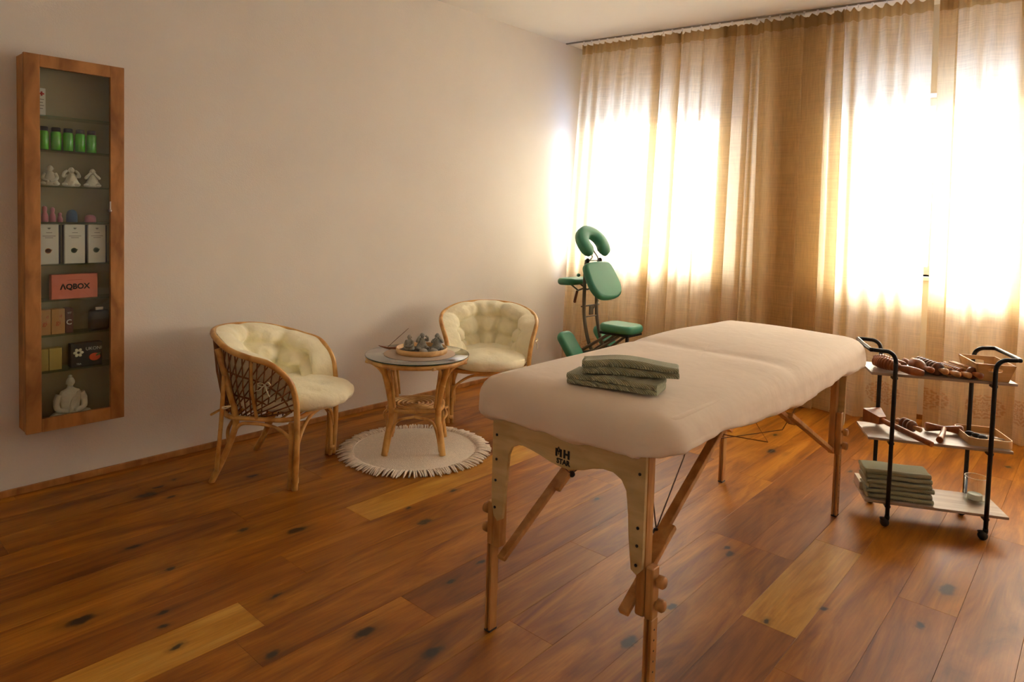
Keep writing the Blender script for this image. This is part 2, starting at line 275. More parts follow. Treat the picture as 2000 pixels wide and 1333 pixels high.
# ------------------------------------------------------------------ mesh helpers
def cr_path(pts, n=6, closed=False):
    P = [Vector(p) for p in pts]
    if closed: P = [P[-1]]+P+[P[0], P[1]]
    else: P = [2*P[0]-P[1]]+P+[2*P[-1]-P[-2]]
    o = []
    for i in range(1, len(P)-2):
        a, b, c, d = P[i-1:i+3]
        for k in range(n):
            t = k/n
            o.append(.5*((2*b)+(c-a)*t+(2*a-5*b+4*c-d)*t*t+(-a+3*b-3*c+d)*t**3))
    if not closed: o.append(P[-2])
    return o
class MB:
    def __init__(s): s.v = []; s.f = []; s.sm = []
    def add(s, v, f, smooth=False):
        k = len(s.v); s.v += [tuple(x) for x in v]; s.f += [tuple(i+k for i in q) for q in f]; s.sm += [smooth]*len(f); return s
    def box(s, a, b, bev=0, mat=None):
        x0, y0, z0 = [min(a[i], b[i]) for i in range(3)]; x1, y1, z1 = [max(a[i], b[i]) for i in range(3)]
        if bev <= 0:
            v = [(x, y, z) for z in (z0, z1) for x, y in ((x0, y0), (x1, y0), (x1, y1), (x0, y1))]
            f = [(3, 2, 1, 0), (4, 5, 6, 7), (0, 1, 5, 4), (1, 2, 6, 5), (2, 3, 7, 6), (3, 0, 4, 7)]
        else:
            v = []; c = bev
            def ringp(i, z): return [(x0+i, y0+i, z), (x1-i, y0+i, z), (x1-i, y1-i, z), (x0+i, y1-i, z)]
            # octagon-like rings for vertical edges
            def oct(i, z):
                return [(x0+i+c, y0+i, z), (x1-i-c, y0+i, z), (x1-i, y0+i+c, z), (x1-i, y1-i-c, z), (x1-i-c, y1-i, z), (x0+i+c, y1-i, z), (x0+i, y1-i-c, z), (x0+i, y0+i+c, z)]
            R4 = [oct(c*.7, z0), oct(0, z0+c), oct(0, z1-c), oct(c*.7, z1)]
            for r in R4: v += r
            f = [tuple(range(7, -1, -1)), tuple(range(24, 32))]
            for k in range(3):
                for i in range(8): f.append((k*8+i, k*8+(i+1) % 8, (k+1)*8+(i+1) % 8, (k+1)*8+i))
        if mat is not None: v = [mat @ Vector(p) for p in v]
        return s.add(v, f)
    def beam(s, p, q, wx, wy, up=(0, 0, 1), bev=0):
        p = Vector(p); q = Vector(q); d = q-p; l = d.length; z = d.normalized(); up = Vector(up)
        if abs(z.dot(up)) > .98: up = Vector((1, 0, 0))
        x = up.cross(z).normalized(); y = z.cross(x)
        m = Matrix(((x.x, y.x, z.x, p.x), (x.y, y.y, z.y, p.y), (x.z, y.z, z.z, p.z), (0, 0, 0, 1)))
        return s.box((-wx/2, -wy/2, 0), (wx/2, wy/2, l), bev, m)
    def tube(s, path, r, seg=10, closed=False, caps=True, ell=1.0):
        P = [Vector(p) for p in path]; n = len(P); rs = r if isinstance(r, (list, tuple)) else [r]*n
        T = []
        for i in range(n):
            a = P[i-1] if (i > 0 or closed) else P[i]; b = P[(i+1) % n] if (i < n-1 or closed) else P[i]
            T.append((b-a).normalized() if (b-a).length > 1e-9 else Vector((0, 0, 1)))
        up = Vector((0, 0, 1)) if abs(T[0].z) < .9 else Vector((1, 0, 0))
        x = up.cross(T[0]).normalized(); v = []
        for i in range(n):
            x = (x - T[i]*x.dot(T[i])).normalized(); y = T[i].cross(x)
            for k in range(seg):
                a = 2*pi*k/seg; v.append(P[i]+rs[i]*(cos(a)*x+sin(a)*y*ell))
        f = []
        for i in range(n if closed else n-1):
            j = (i+1) % n
            for k in range(seg): f.append((i*seg+k, i*seg+(k+1) % seg, j*seg+(k+1) % seg, j*seg+k))
        s.add(v, f, True)
        if caps and not closed:
            kk = len(s.v)-len(v)
            s.f += [tuple(kk+i for i in range(seg-1, -1, -1)), tuple(kk+(n-1)*seg+i for i in range(seg))]; s.sm += [False, False]
        return s
    def lathe(s, prof, c=(0, 0, 0), seg=24, mat=None, smooth=True):
        v = []; f = []
        for (r, z) in prof:
            for k in range(seg):
                a = 2*pi*k/seg; v.append(Vector((r*cos(a), r*sin(a), z)))
        n = len(prof)
        for i in range(n-1):
            for k in range(seg): f.append((i*seg+k, i*seg+(k+1) % seg, (i+1)*seg+(k+1) % seg, (i+1)*seg+k))
        if prof[0][0] > 1e-5: f.append(tuple(range(seg-1, -1, -1)))
        if prof[-1][0] > 1e-5: f.append(tuple((n-1)*seg+k for k in range(seg)))
        c = Vector(c)
        v = [(mat @ p if mat is not None else p)+c for p in v]
        return s.add(v, f, smooth)
    def ball(s, c, r, seg=12, rings=8, mat=None):
        rx, ry, rz = r if isinstance(r, (tuple, list)) else (r, r, r)
        v = []; f = []
        for i in range(rings+1):
            t = pi*i/rings
            for k in range(seg):
                a = 2*pi*k/seg; v.append(Vector((rx*sin(t)*cos(a), ry*sin(t)*sin(a), -rz*cos(t))))
        for i in range(rings):
            for k in range(seg): f.append((i*seg+k, i*seg+(k+1) % seg, (i+1)*seg+(k+1) % seg, (i+1)*seg+k))
        c = Vector(c); v = [(mat @ p if mat is not None else p)+c for p in v]
        return s.add(v, f, True)
    def prism(s, pts2, z0, z1, mat=None, smooth=False, bev=0):
        n = len(pts2); v = []
        if bev:
            cx = sum(p[0] for p in pts2)/n; cy = sum(p[1] for p in pts2)/n
            def ins(d):
                o = []
                for i in range(n):
                    a = Vector(pts2[i-1]); b = Vector(pts2[i]); c = Vector(pts2[(i+1) % n])
                    n1 = Vector((-(b-a).y, (b-a).x)); n2 = Vector((-(c-b).y, (c-b).x))
                    if n1.length > 0: n1.normalize()
                    if n2.length > 0: n2.normalize()
                    nn = (n1+n2)
                    if nn.length > 1e-6: nn.normalize()
                    o.append((b.x+nn.x*d, b.y+nn.y*d))
                return o
            K = 4; rings = []
            for k in range(K+1):
                a = pi/2*k/K; rings.append((ins(bev*(1-sin(a))), z0+bev*(1-cos(a))))
            for k in range(K+1):
                a = pi/2*k/K; rings.append((ins(bev*(1-cos(a))), z1-bev*(1-sin(a))))
        else: rings = [(pts2, z0), (pts2, z1)]
        for pp, z in rings: v += [Vector((x, y, z)) for x, y in pp]
        f = []
        for k in range(len(rings)-1):
            for i in range(n): f.append((k*n+i, k*n+(i+1) % n, (k+1)*n+(i+1) % n, (k+1)*n+i))
        if mat is not None: v = [mat @ p for p in v]
        s.add(v, f, smooth or bev > 0)
        k = len(s.v)-len(v)
        s.f += [tuple(k+i for i in range(n-1, -1, -1)), tuple(k+(len(rings)-1)*n+i for i in range(n))]; s.sm += [False]*2
        return s
    def grid(s, fn, nu, nv, closed_u=False, closed_v=False, smooth=True):
        v = [fn(i/(nu if closed_u else nu-1), j/(nv if closed_v else nv-1)) for i in range(nu) for j in range(nv)]
        f = []
        for i in range(nu if closed_u else nu-1):
            for j in range(nv if closed_v else nv-1):
                a, b = i, (i+1) % nu; c, d = j, (j+1) % nv
                f.append((a*nv+c, b*nv+c, b*nv+d, a*nv+d))
        return s.add(v, f, smooth)
    def build(s, name, mat, parent=None, kind=None):
        me = bpy.data.meshes.new(name); me.from_pydata(s.v, [], s.f)
        me.polygons.foreach_set('use_smooth', s.sm); me.materials.append(mat); me.update()
        o = bpy.data.objects.new(name, me); C.objects.link(o)
        if parent: o.parent = parent
        if kind: o['kind'] = kind
        return o
def tag(o, label, cat, group=None):
    o['label'] = label; o['category'] = cat
    if group: o['group'] = group
    return o
def thing(name, label, cat, loc=(0, 0, 0), rz=0, group=None):
    o = bpy.data.objects.new(name, None); C.objects.link(o); o.location = loc; o.rotation_euler = (0, 0, rz); o.empty_display_size = .1
    return tag(o, label, cat, group)
def struct(o): o['kind'] = 'structure'; return o
def copy_tree(o, parent=None):
    c = o.copy(); C.objects.link(c); c.parent = parent
    for ch in list(o.children): copy_tree(ch, c)
    return c
def roundpoly(w, h, r, n=5):
    o = []
    for cx, cy, a0 in ((w/2-r, h/2-r, 0), (-w/2+r, h/2-r, 90), (-w/2+r, -h/2+r, 180), (w/2-r, -h/2+r, 270)):
        for k in range(n+1):
            a = R(a0+90*k/n); o.append((cx+r*cos(a), cy+r*sin(a)))
    return o
def text(s, size, mat, parent, loc, rot, name='printed_text', ext=.0004, bold=0, align='CENTER', sx=1, shear=0):
    cu = bpy.data.curves.new('t', 'FONT'); cu.body = s; cu.size = size; cu.extrude = ext; cu.align_x = align; cu.align_y = 'CENTER'; cu.offset = bold; cu.resolution_u = 3; cu.shear = shear
    to = bpy.data.objects.new('t', cu); C.objects.link(to)
    bpy.context.view_layer.update()
    me = bpy.data.meshes.new_from_object(to.evaluated_get(bpy.context.evaluated_depsgraph_get()))
    bpy.data.objects.remove(to, do_unlink=True)
    me.materials.clear(); me.materials.append(mat)
    o = bpy.data.objects.new(name, me); C.objects.link(o); o.parent = parent; o.location = loc; o.rotation_euler = rot; o.scale = (sx, 1, 1)
    return o
TX = (pi/2, 0, pi/2)   # text facing +X

# ------------------------------------------------------------------ setting
XL, XR, YF, ZC = -3.81, 1.6, -1.0, 2.95
flo = struct(MB().box((XL-.2, YF-.2, -.12), (XR+.2, 6.2, -.014)).build('floor', M['tooldark']))
def plank(x0, x1, y0, y1, kind):
    g = .0003; b = .0007; z1 = 0.0; z0 = -.013
    z1 = random.uniform(-.0003, .0)
    v = [(x0+g, y0+g, z0), (x1-g, y0+g, z0), (x1-g, y1-g, z0), (x0+g, y1-g, z0),
         (x0+g, y0+g, z1-b), (x1-g, y0+g, z1-b), (x1-g, y1-g, z1-b), (x0+g, y1-g, z1-b),
         (x0+g+b, y0+g+b, z1), (x1-g-b, y0+g+b, z1), (x1-g-b, y1-g-b, z1), (x0+g+b, y1-g-b, z1)]
    f = [(3, 2, 1, 0), (8, 9, 10, 11)]
    for a in (0, 4):
        for i in range(4): f.append((a+i, a+(i+1) % 4, a+4+(i+1) % 4, a+4+i))
    MB().add(v, f).build('plank', FL[kind], flo)
known = {-2.611: [(1.815, 'light', 3.7)], -2.233: [(1.107, 'mid', 3.2)], -1.288: [(2.826, 'dark', 4.1)], -.91: [(2.302, 'light', 3.088), (3.088, 'mid', 4.9)],
         -1.099: [(1.2, 'mid', 2.821), (2.821, 'dark', 4.3)], -.532: [(2.835, 'mid', 4.6), (1.1, 'dark', 2.835)], -.721: [(2.1, 'mid', 4.0)], -1.477: [(1.7, 'mid', 3.6)], -2.044: [(1.0, 'mid', 2.95)], -1.666: [(2.3, 'mid', 4.2)]}
k0 = math.floor((XL+.532)/.189)
x = -.532+.189*k0
while x < XR:
    key = None
    for kk in known:
        if abs(kk-x) < .01: key = kk
    x1 = min(x+.189, XR)
    segs = []
    if key is not None:
        segs = sorted([(a, b, t) for a, t, b in known[key]])
        if key == -2.233: segs = [(-1.1, 1.107, 'light')]+segs
        lo = segs[0][0]; hi = segs[-1][1]
    else:
        lo = hi = random.uniform(.2, 2.0)
    y = lo
    while y > YF:
        l = random.uniform(1.5, 2.2); segs.append((y-l, y, random.choice(['mid', 'mid', 'mid', 'dark']))); y -= l
    y = hi
    while y < 5.95:
        l = random.uniform(1.5, 2.2); segs.append((y, y+l, random.choice(['mid', 'mid', 'dark', 'mid']))); y += l
    for a, b, t in segs:
        a = max(a, YF); b = min(b, 5.95)
        if b-a > .03: plank(max(x, XL), x1, a, b, t)
    x += .189
# window wall
a = MB()
bu0, bu1 = -3.9, 2.9; n0, n1 = .30, .58
def slab(u0, u1, z0, z1, m=a):
    v = [cp(u, n, z) for z in (z0, z1) for u, n in ((u0, n0), (u1, n0), (u1, n1), (u0, n1))]
    m.add(v, [(3, 2, 1, 0), (4, 5, 6, 7), (0, 1, 5, 4), (1, 2, 6, 5), (2, 3, 7, 6), (3, 0, 4, 7)])
prev = bu0
for (u0, u1, z0, z1) in WINS:
    slab(prev, u0, 0, ZC); slab(u0, u1, 0, z0); slab(u0, u1, z1, ZC); prev = u1
slab(prev, bu1, 0, ZC)
struct(a.build('wall_back', M['wall']))
struct(MB().box((XL-.2, YF-.2, -.1), (XL, 5.9, ZC+.1)).build('wall_left', M['wall']))
struct(MB().box((XR, YF-.2, -.1), (XR+.2, 6.3, ZC+.1)).build('wall_right', M['wall']))
struct(MB().box((XL, YF-.2, -.1), (XR, YF, ZC+.1)).build('wall_front', M['wall']))
struct(MB().box((XL-.2, YF-.2, ZC), (XR+.2, 6.4, ZC+.15)).build('ceiling', M['ceiling']))
struct(MB().box((XL, YF, 0), (XL+.014, 5.16, .033), .003).build('baseboard_left', M['cabwood']))
mm = MB(); v = [cp(u, n, z) for z in (0, .033) for u, n in ((-3.47, .286), (2.67, .286), (2.67, .30), (-3.47, .30))]
mm.add(v, [(3, 2, 1, 0), (4, 5, 6, 7), (0, 1, 5, 4), (1, 2, 6, 5), (2, 3, 7, 6), (3, 0, 4, 7)]); struct(mm.build('baseboard_back', M['cabwood']))
struct(MB().box((-60, 7, -1.2), (60, 90, -1.1)).build('ground', plain('pale_yard', srgb(98, 112, 140), .9)))
blocker = MB(); v = [cp(u, n, z) for z in (2.62, 2.78) for u, n in ((-4.6, .585), (3.4, .585), (3.4, 1.75), (-4.6, 1.75))]
blocker.add(v, [(3, 2, 1, 0), (4, 5, 6, 7), (0, 1, 5, 4), (1, 2, 6, 5), (2, 3, 7, 6), (3, 0, 4, 7)]); struct(blocker.build('trim_4', M['wall']))  # unseen slab added outside above the windows to block the high sky
Mcp = Matrix(((DU.x, DN.x, 0, P0.x), (DU.y, DN.y, 0, P0.y), (0, 0, 1, 0), (0, 0, 0, 1)))
for k, (u0, u1, z0, z1) in enumerate(WINS):
    fr = MB(); t = .06
    for a_, b_ in (((u0, .50, z0), (u0+t, .56, z1)), ((u1-t, .50, z0), (u1, .56, z1)), ((u0+t, .50, z0), (u1-t, .56, z0+t)), ((u0+t, .50, z1-t), (u1-t, .56, z1))): fr.box(a_, b_, .004, Mcp)
    um = (u0+u1)/2 if k == 0 else -.56
    fr.box((um-.05, .50, z0+t), (um+.05, .56, z1-t), .004, Mcp)
    wf = struct(fr.build('window_%d' % (k+1), M['white']))
    for (p_, q_) in ((u0+t, um-.05), (um+.05, u1-t)):
        MB().box((p_, .525, z0+t), (q_, .531, z1-t), 0, Mcp).build('pane', M['paneglass'], wf)
    if k == 0: MB().box((um-.012, .485, 1.45), (um+.012, .50, 1.60), .003, Mcp).build('handle', M['white'], wf)
    struct(MB().box((u0-.03, .27, z0-.03), (u1+.03, .50, z0), .004, Mcp).build('trim_%d' % (k+1), M['white']))

# ------------------------------------------------------------------ curtains
def curtain(name, label, u_top, u_bot, pleats, seed, nz=26, wav=.11, amp=.030, noff=0, s0=0):
    """pleats: list of (u centre, width) measured on the hanging cloth; u_top,u_bot = (left,right) limits"""
    rnd = random.Random(seed)
    L0, R0 = u_bot
    pts = []   # (u, n)
    u = L0; sgn = 1
    ps = sorted(pleats); pi_ = 0
    while u < R0-.01:
        if pi_ < len(ps) and u + wav*.4 >= ps[pi_][0]-ps[pi_][1]/2:
            c, wd = ps[pi_]; dp = .028
            pts += [(c+wd*.5, .0), (c+wd*.62, .012), (c+wd*.4, dp), (c-wd*.35, dp+.004), (c-wd*.55, dp+.018), (c-wd*.3, dp+.028), (c+wd*.6, dp+.02)]
            u = c+wd*.6+.05; pi_ += 1; continue
        st = wav*rnd.uniform(.35, .65); a_ = amp*rnd.uniform(.4, 1.2)
        pts.append((u, sgn*a_+.01)); sgn = -sgn; u += st
    pts.append((R0, .0))
    path = cr_path([(p, n, 0) for p, n in pts], 5)
    s = [0]
    for i in range(1, len(path)): s.append(s[-1]+(path[i]-path[i-1]).length)
    tot = s[-1]
    v = []; uvs = []
    n_ = len(path); Zt = 2.920; Zb = .012
    small = [rnd.uniform(-1, 1) for _ in range(400)]
    for j in range(nz+1):
        t = (j/nz); z = Zb+(Zt-Zb)*t
        tp = max(0, (z-2.55)/.35)**1.5
        for i, p in enumerate(path):
            k = (p.x-L0)/(R0-L0)
            ut = u_top[0]+(u_top[1]-u_top[0])*k; ub = p.x
            tt = t**1.3
            # gather: in the upper part folds sharpen and small pinch waves appear
            u_ = ub*(1-tt)+(ut+(p.x-(L0+(R0-L0)*k)))*tt
            fold = p.y*(.75+.35*(1-t))*(1-.25*tp)
            pin = .024*tp*sin(s[i]*2*pi/.085+seed)
            mid = .008*sin(p.x*9+z*1.3+seed)*(1-t)
            v.append(cp(u_, fold+pin+mid+noff*min(1, max(0, (p.x+1.95)/.15)), z if j < nz else z-.017*abs(sin(s[i]*pi/.085)))); uvs.append((s[i]/tot*(R0-L0)+L0+s0, z))
    f = [(j*n_+i, j*n_+i+1, (j+1)*n_+i+1, (j+1)*n_+i) for j in range(nz) for i in range(n_-1)]
    mb = MB().add(v, f, True); o = mb.build(name, M['curtain'])
    l = o.data.uv_layers.new(name='cloth')
    for lp in o.data.loops: l.data[lp.index].uv = uvs[lp.vertex_index]
    return tag(o, label, 'curtain', None)
curtain('linen_curtain', 'sheer beige linen curtain in the corner behind the green massage chair', (-3.30, -1.24), (-3.43, -1.22),
        [(-2.66, .07), (-2.47, .05), (-2.03, .09), (-1.88, .05), (-1.60, .12), (-1.42, .08)], 3, noff=.05)
curtain('linen_curtain', 'sheer beige linen curtain in the middle, gathered over the dark wall pier', (-1.76, -.632), (-1.74, -.592),
        [(-1.50, .12), (-1.32, .09), (-1.18, .06)], 5, s0=0)
curtain('linen_curtain', 'sheer beige linen curtain behind the trolley at the right edge', (-.625, 1.55), (-.585, 1.55),
        [(-.51, .09), (-.10, .05), (.5, .09), (1.1, .09)], 9)
rl = MB(); rl.box((-3.47, .0, 2.940), (2.2, .022, 2.95), .002, Mcp); rl_o = struct(rl.build('trim_3', M['rail']))
rg = random.Random(4); u = -3.28; n_h = 0
hook0 = None
while u < .35:
    if hook0 is None:
        hb = MB(); hb.tube(cr_path([(0, 0, 0), (0, .006, -.012), (0, 0, -.024), (0, -.008, -.018)], 3), .0022, 5); hb.box((-.007, -.004, -.004), (.007, .004, .002))
        hook0 = hb.build('curtain_hook', M['white']); h = hook0
        hook0['kind'] = None
        del hook0['kind']
    else: h = hook0.copy(); C.objects.link(h)
    h.location = cp(u, -.004, 2.938); h.rotation_euler = (0, 0, AN)
    tag(h, 'small white plastic hook holding a curtain on the ceiling rail', 'curtain hook', 'curtain hooks on the ceiling rail')
    u += rg.uniform(.07, .10)

# ------------------------------------------------------------------ massage table (world-aligned, origin at its middle)
TX0, TY0 = -1.195, 2.51
mt = thing('massage_table', 'folding wooden massage table covered with a beige fitted sheet', 'massage table', (TX0, TY0, 0))
def W2T(p): return (p[0]-TX0, p[1]-TY0, p[2])
# end panels (profile measured in x,z)
prof = [(-1.474,.80),(-1.474,.553),(-1.473,.457),(-1.462,.41),(-1.445,.397),(-1.427,.408),(-1.420,.463),(-1.410,.571),(-1.405,.626),(-1.392,.655),(-1.371,.668),(-1.345,.672),(-1.312,.668),(-1.275,.661),(-1.238,.651),(-1.20,.646),(-1.168,.645),(-1.114,.658),(-1.08,.672),(-1.044,.681),(-1.011,.681),(-.983,.668),(-.966,.642),(-.958,.58),(-.954,.519),(-.943,.428),(-.925,.418),(-.910,.436),(-.908,.47),(-.908,.80)]
def endpanel(y0, y1):
    m = MB(); m.prism([(x_-TX0, z_) for x_, z_ in prof[::-1]], 0, y1-y0, Matrix(((1, 0, 0, 0), (0, 0, 1, y0-TY0), (0, 1, 0, 0), (0, 0, 0, 1))))
    return m.build('end_panel', M['ply'], mt)
ep = endpanel(1.588, 1.600); ep2 = endpanel(3.425, 3.437)
for o in (ep, ep2): pass
# logo
lg = MB()
for (x0, z0, w_, h_) in ((0, 0, .0075, .024), (.0075, .014, .003, .010), (.0105, .006, .003, .012), (.0135, .014, .003, .010), (.0165, 0, .0075, .024), (.0105, .024, .003, .006), (.0075, .022, .002, .005), (.0145, .022, .002, .005),
                         (.030, 0, .0075, .026), (.0375, .010, .008, .006), (.0455, 0, .0075, .026)):
    lg.box((x0, 0, z0), (x0+w_, .0006, z0+h_))
lo = lg.build('printed_logo', M['ink_black'], ep); lo.location = (-1.216-TX0, 1.5873-TY0, .675)
text('STAR', .021, M['ink_black'], ep, (-1.186-TX0, 1.5872-TY0, .662), (pi/2, 0, 0), bold=.0009, sx=1.0)
for (x_, z_) in ((-1.455, .60), (-1.457, .53), (-1.457, .44), (-.925, .70), (-.925, .55), (-.926, .50), (-.927, .445), (-1.456, .68)):
    MB().lathe([(0, 0), (.0045, .0), (.0045, .003), (0, .0035)], (0, 0, 0), 10, Matrix.Rotation(pi/2, 4, 'X')).build('bolt_head', M['black'], ep).location = (x_-TX0, 1.5885-TY0, z_)
# legs: upper post behind the panel + outer sliding post of two slats
def table_leg(sx_, xi, yp, s):
    """sx_: -1 left +1 right ; s: +1 near end (panel at y=1.6), -1 far end"""
    y0 = yp; m = MB()
    xo = xi
    m.box((xo-.014, min(y0, y0+s*.038), .30), (xo+.014, max(y0, y0+s*.038), .80), .003)
    lg_ = m.build('leg', M['beech'], mt)
    lg_.location = (-TX0, -TY0, 0)
    m = MB(); xs = xo+sx_*.028
    yy0, yy1 = sorted((y0, y0+s*.036))
    if True:
        m.box((xs-.012, yy0, .30), (xs+.012, yy1, .445 if s > 0 else .50), .003)
        m.box((xs-.012, yy0, .004), (xs-.003, yy1, .30), .002); m.box((xs+.003, yy0, .004), (xs+.012, yy1, .30), .002)
        m.box((xs-.003, yy0+.01, .24), (xs+.003, yy1-.01, .30))
    e_ = m.build('sliding_post', M['beech'], lg_)
    rb = MB().box((xs-.013, yy0-.001, 0), (xs+.013, yy1+.001, .008), .002).build('rubber_foot', M['blackplastic'], lg_)
    for z_ in (.41, .345):
        k_ = MB(); k_.lathe([(0, 0), (.006, 0), (.006, .008), (.017, .008), (.017, .024), (.013, .028), (0, .028)], (0, 0, 0), 12, Matrix.Rotation(sx_*pi/2, 4, 'Y'))
        kk = k_.build('knob', M['beech'], lg_); kk.location = (xs+sx_*.012, (yy0+yy1)/2, z_)
    hl = MB()
    for i in range(9): hl.lathe([(0, 0), (.0028, 0), (.0028, .0006), (0, .0006)], (xs+sx_*.012, (yy0+yy1)/2, .27-i*.03), 8, Matrix.Rotation(sx_*pi/2, 4, 'Y'))
    hl.build('adjustment_hole', M['blackplastic'], lg_, 'stuff')
    return lg_
for sx_, xi in ((-1, -1.462), (1, -.920)):
    table_leg(sx_, xi, 1.6005, 1); table_leg(sx_, xi-.03*(sx_ > 0), 3.4245, -1)
# diagonal braces
def brace(x_, y0, y1, z0, z1, ym, s):
    m = MB(); zm = z0+(z1-z0)*(ym-y0)/(y1-y0)
    m.beam((x_, y0, z0), (x_, ym+s*.03, zm+.02), .018, .03, (1, 0, 0), .002)
    o = m.build('brace', M['beech'], mt); o.location = (-TX0, -TY0, 0)
    m = MB(); xo = x_-.019*(1 if x_ < TX0 else -1)*-1
    m.beam((xo, ym-s*.07, zm-.04), (xo, y1, z1), .018, .03, (1, 0, 0), .002)
    o = m.build('brace', M['beech'], mt); o.location = (-TX0, -TY0, 0)
    kn = MB().ball((x_+(.032 if x_ < TX0 else -.032), ym, zm), (.014, .012, .012)).build('brace_knob', M['blackplastic'], mt); kn.location = (-TX0, -TY0, 0)
brace(-1.435, 1.60, 2.42, .27, .77, 1.93, 1); brace(-.945, 1.56, 2.42, .315, .83, 1.79, 1)
brace(-1.46, 3.42, 2.60, .28, .77, 2.85, -1); brace(-.95, 3.42, 2.52, .30, .74, 2.83, -1)
# leg stretchers, centre frame, cables
for args in (((-1.47, 1.655, .30), (-.90, 1.655, .30)),):
    pass
m = MB(); m.box((-1.50, 2.47, .755), (-.89, 2.55, .80), .003); o = m.build('cross_rail', M['beech'], mt); o.location = (-TX0, -TY0, 0)
m = MB(); m.box((-1.52, 1.62, .76), (-1.49, 3.42, .80), .003); o = m.build('side_rail', M['beech'], mt); o.location = (-TX0, -TY0, 0)
m = MB(); m.box((-.90, 1.62, .76), (-.87, 3.42, .80), .003); o = m.build('side_rail', M['beech'], mt); o.location = (-TX0, -TY0, 0)
m = MB(); m.box((-1.53, 1.60, .80), (-.86, 3.44, .806)); m.prism([(x_-1.195, y_+2.52) for x_, y_ in roundpoly(.68, 1.84, .08)], .808, .855, bev=.015)
o = m.build('padded_top', M['sheet'], mt); o.location = (-TX0, -TY0, 0)
for pp in ([(-1.44, 1.63, .74), (-1.405, 1.93, .47), (-1.20, 2.5, .77)], [(-.93, 1.64, .72), (-.98, 1.79, .46), (-1.15, 2.5, .75)],
           [(-1.0, 3.40, .74), (-.985, 2.83, .53), (-1.19, 2.55, .50), (-1.2, 2.5, .74)], [(-1.42, 3.40, .72), (-1.42, 2.85, .50), (-1.22, 2.52, .74)]):
    o = MB().tube([Vector(p) for p in pp], .0022, 6).build('steel_cable', M['tooldark'], mt); o.location = (-TX0, -TY0, 0)
# folded face-rest bracket hanging under the far half
o = MB().box((-1.40, 2.02, .655), (-1.05, 2.16, .667), .003).build('accessory_shelf', M['tooldark'], mt); o.location = (-TX0, -TY0, 0)
for pp in ([(-1.40, 2.03, .66), (-1.40, 2.1, .80)], [(-1.05, 2.03, .66), (-1.05, 2.1, .80)], [(-1.15, 2.62, .77), (-.98, 2.66, .52), (-1.36, 2.36, .58)]):
    o = MB().tube([Vector(p) for p in pp], .0028, 6).build('steel_rod', M['tooldark'], mt); o.location = (-TX0, -TY0, 0)
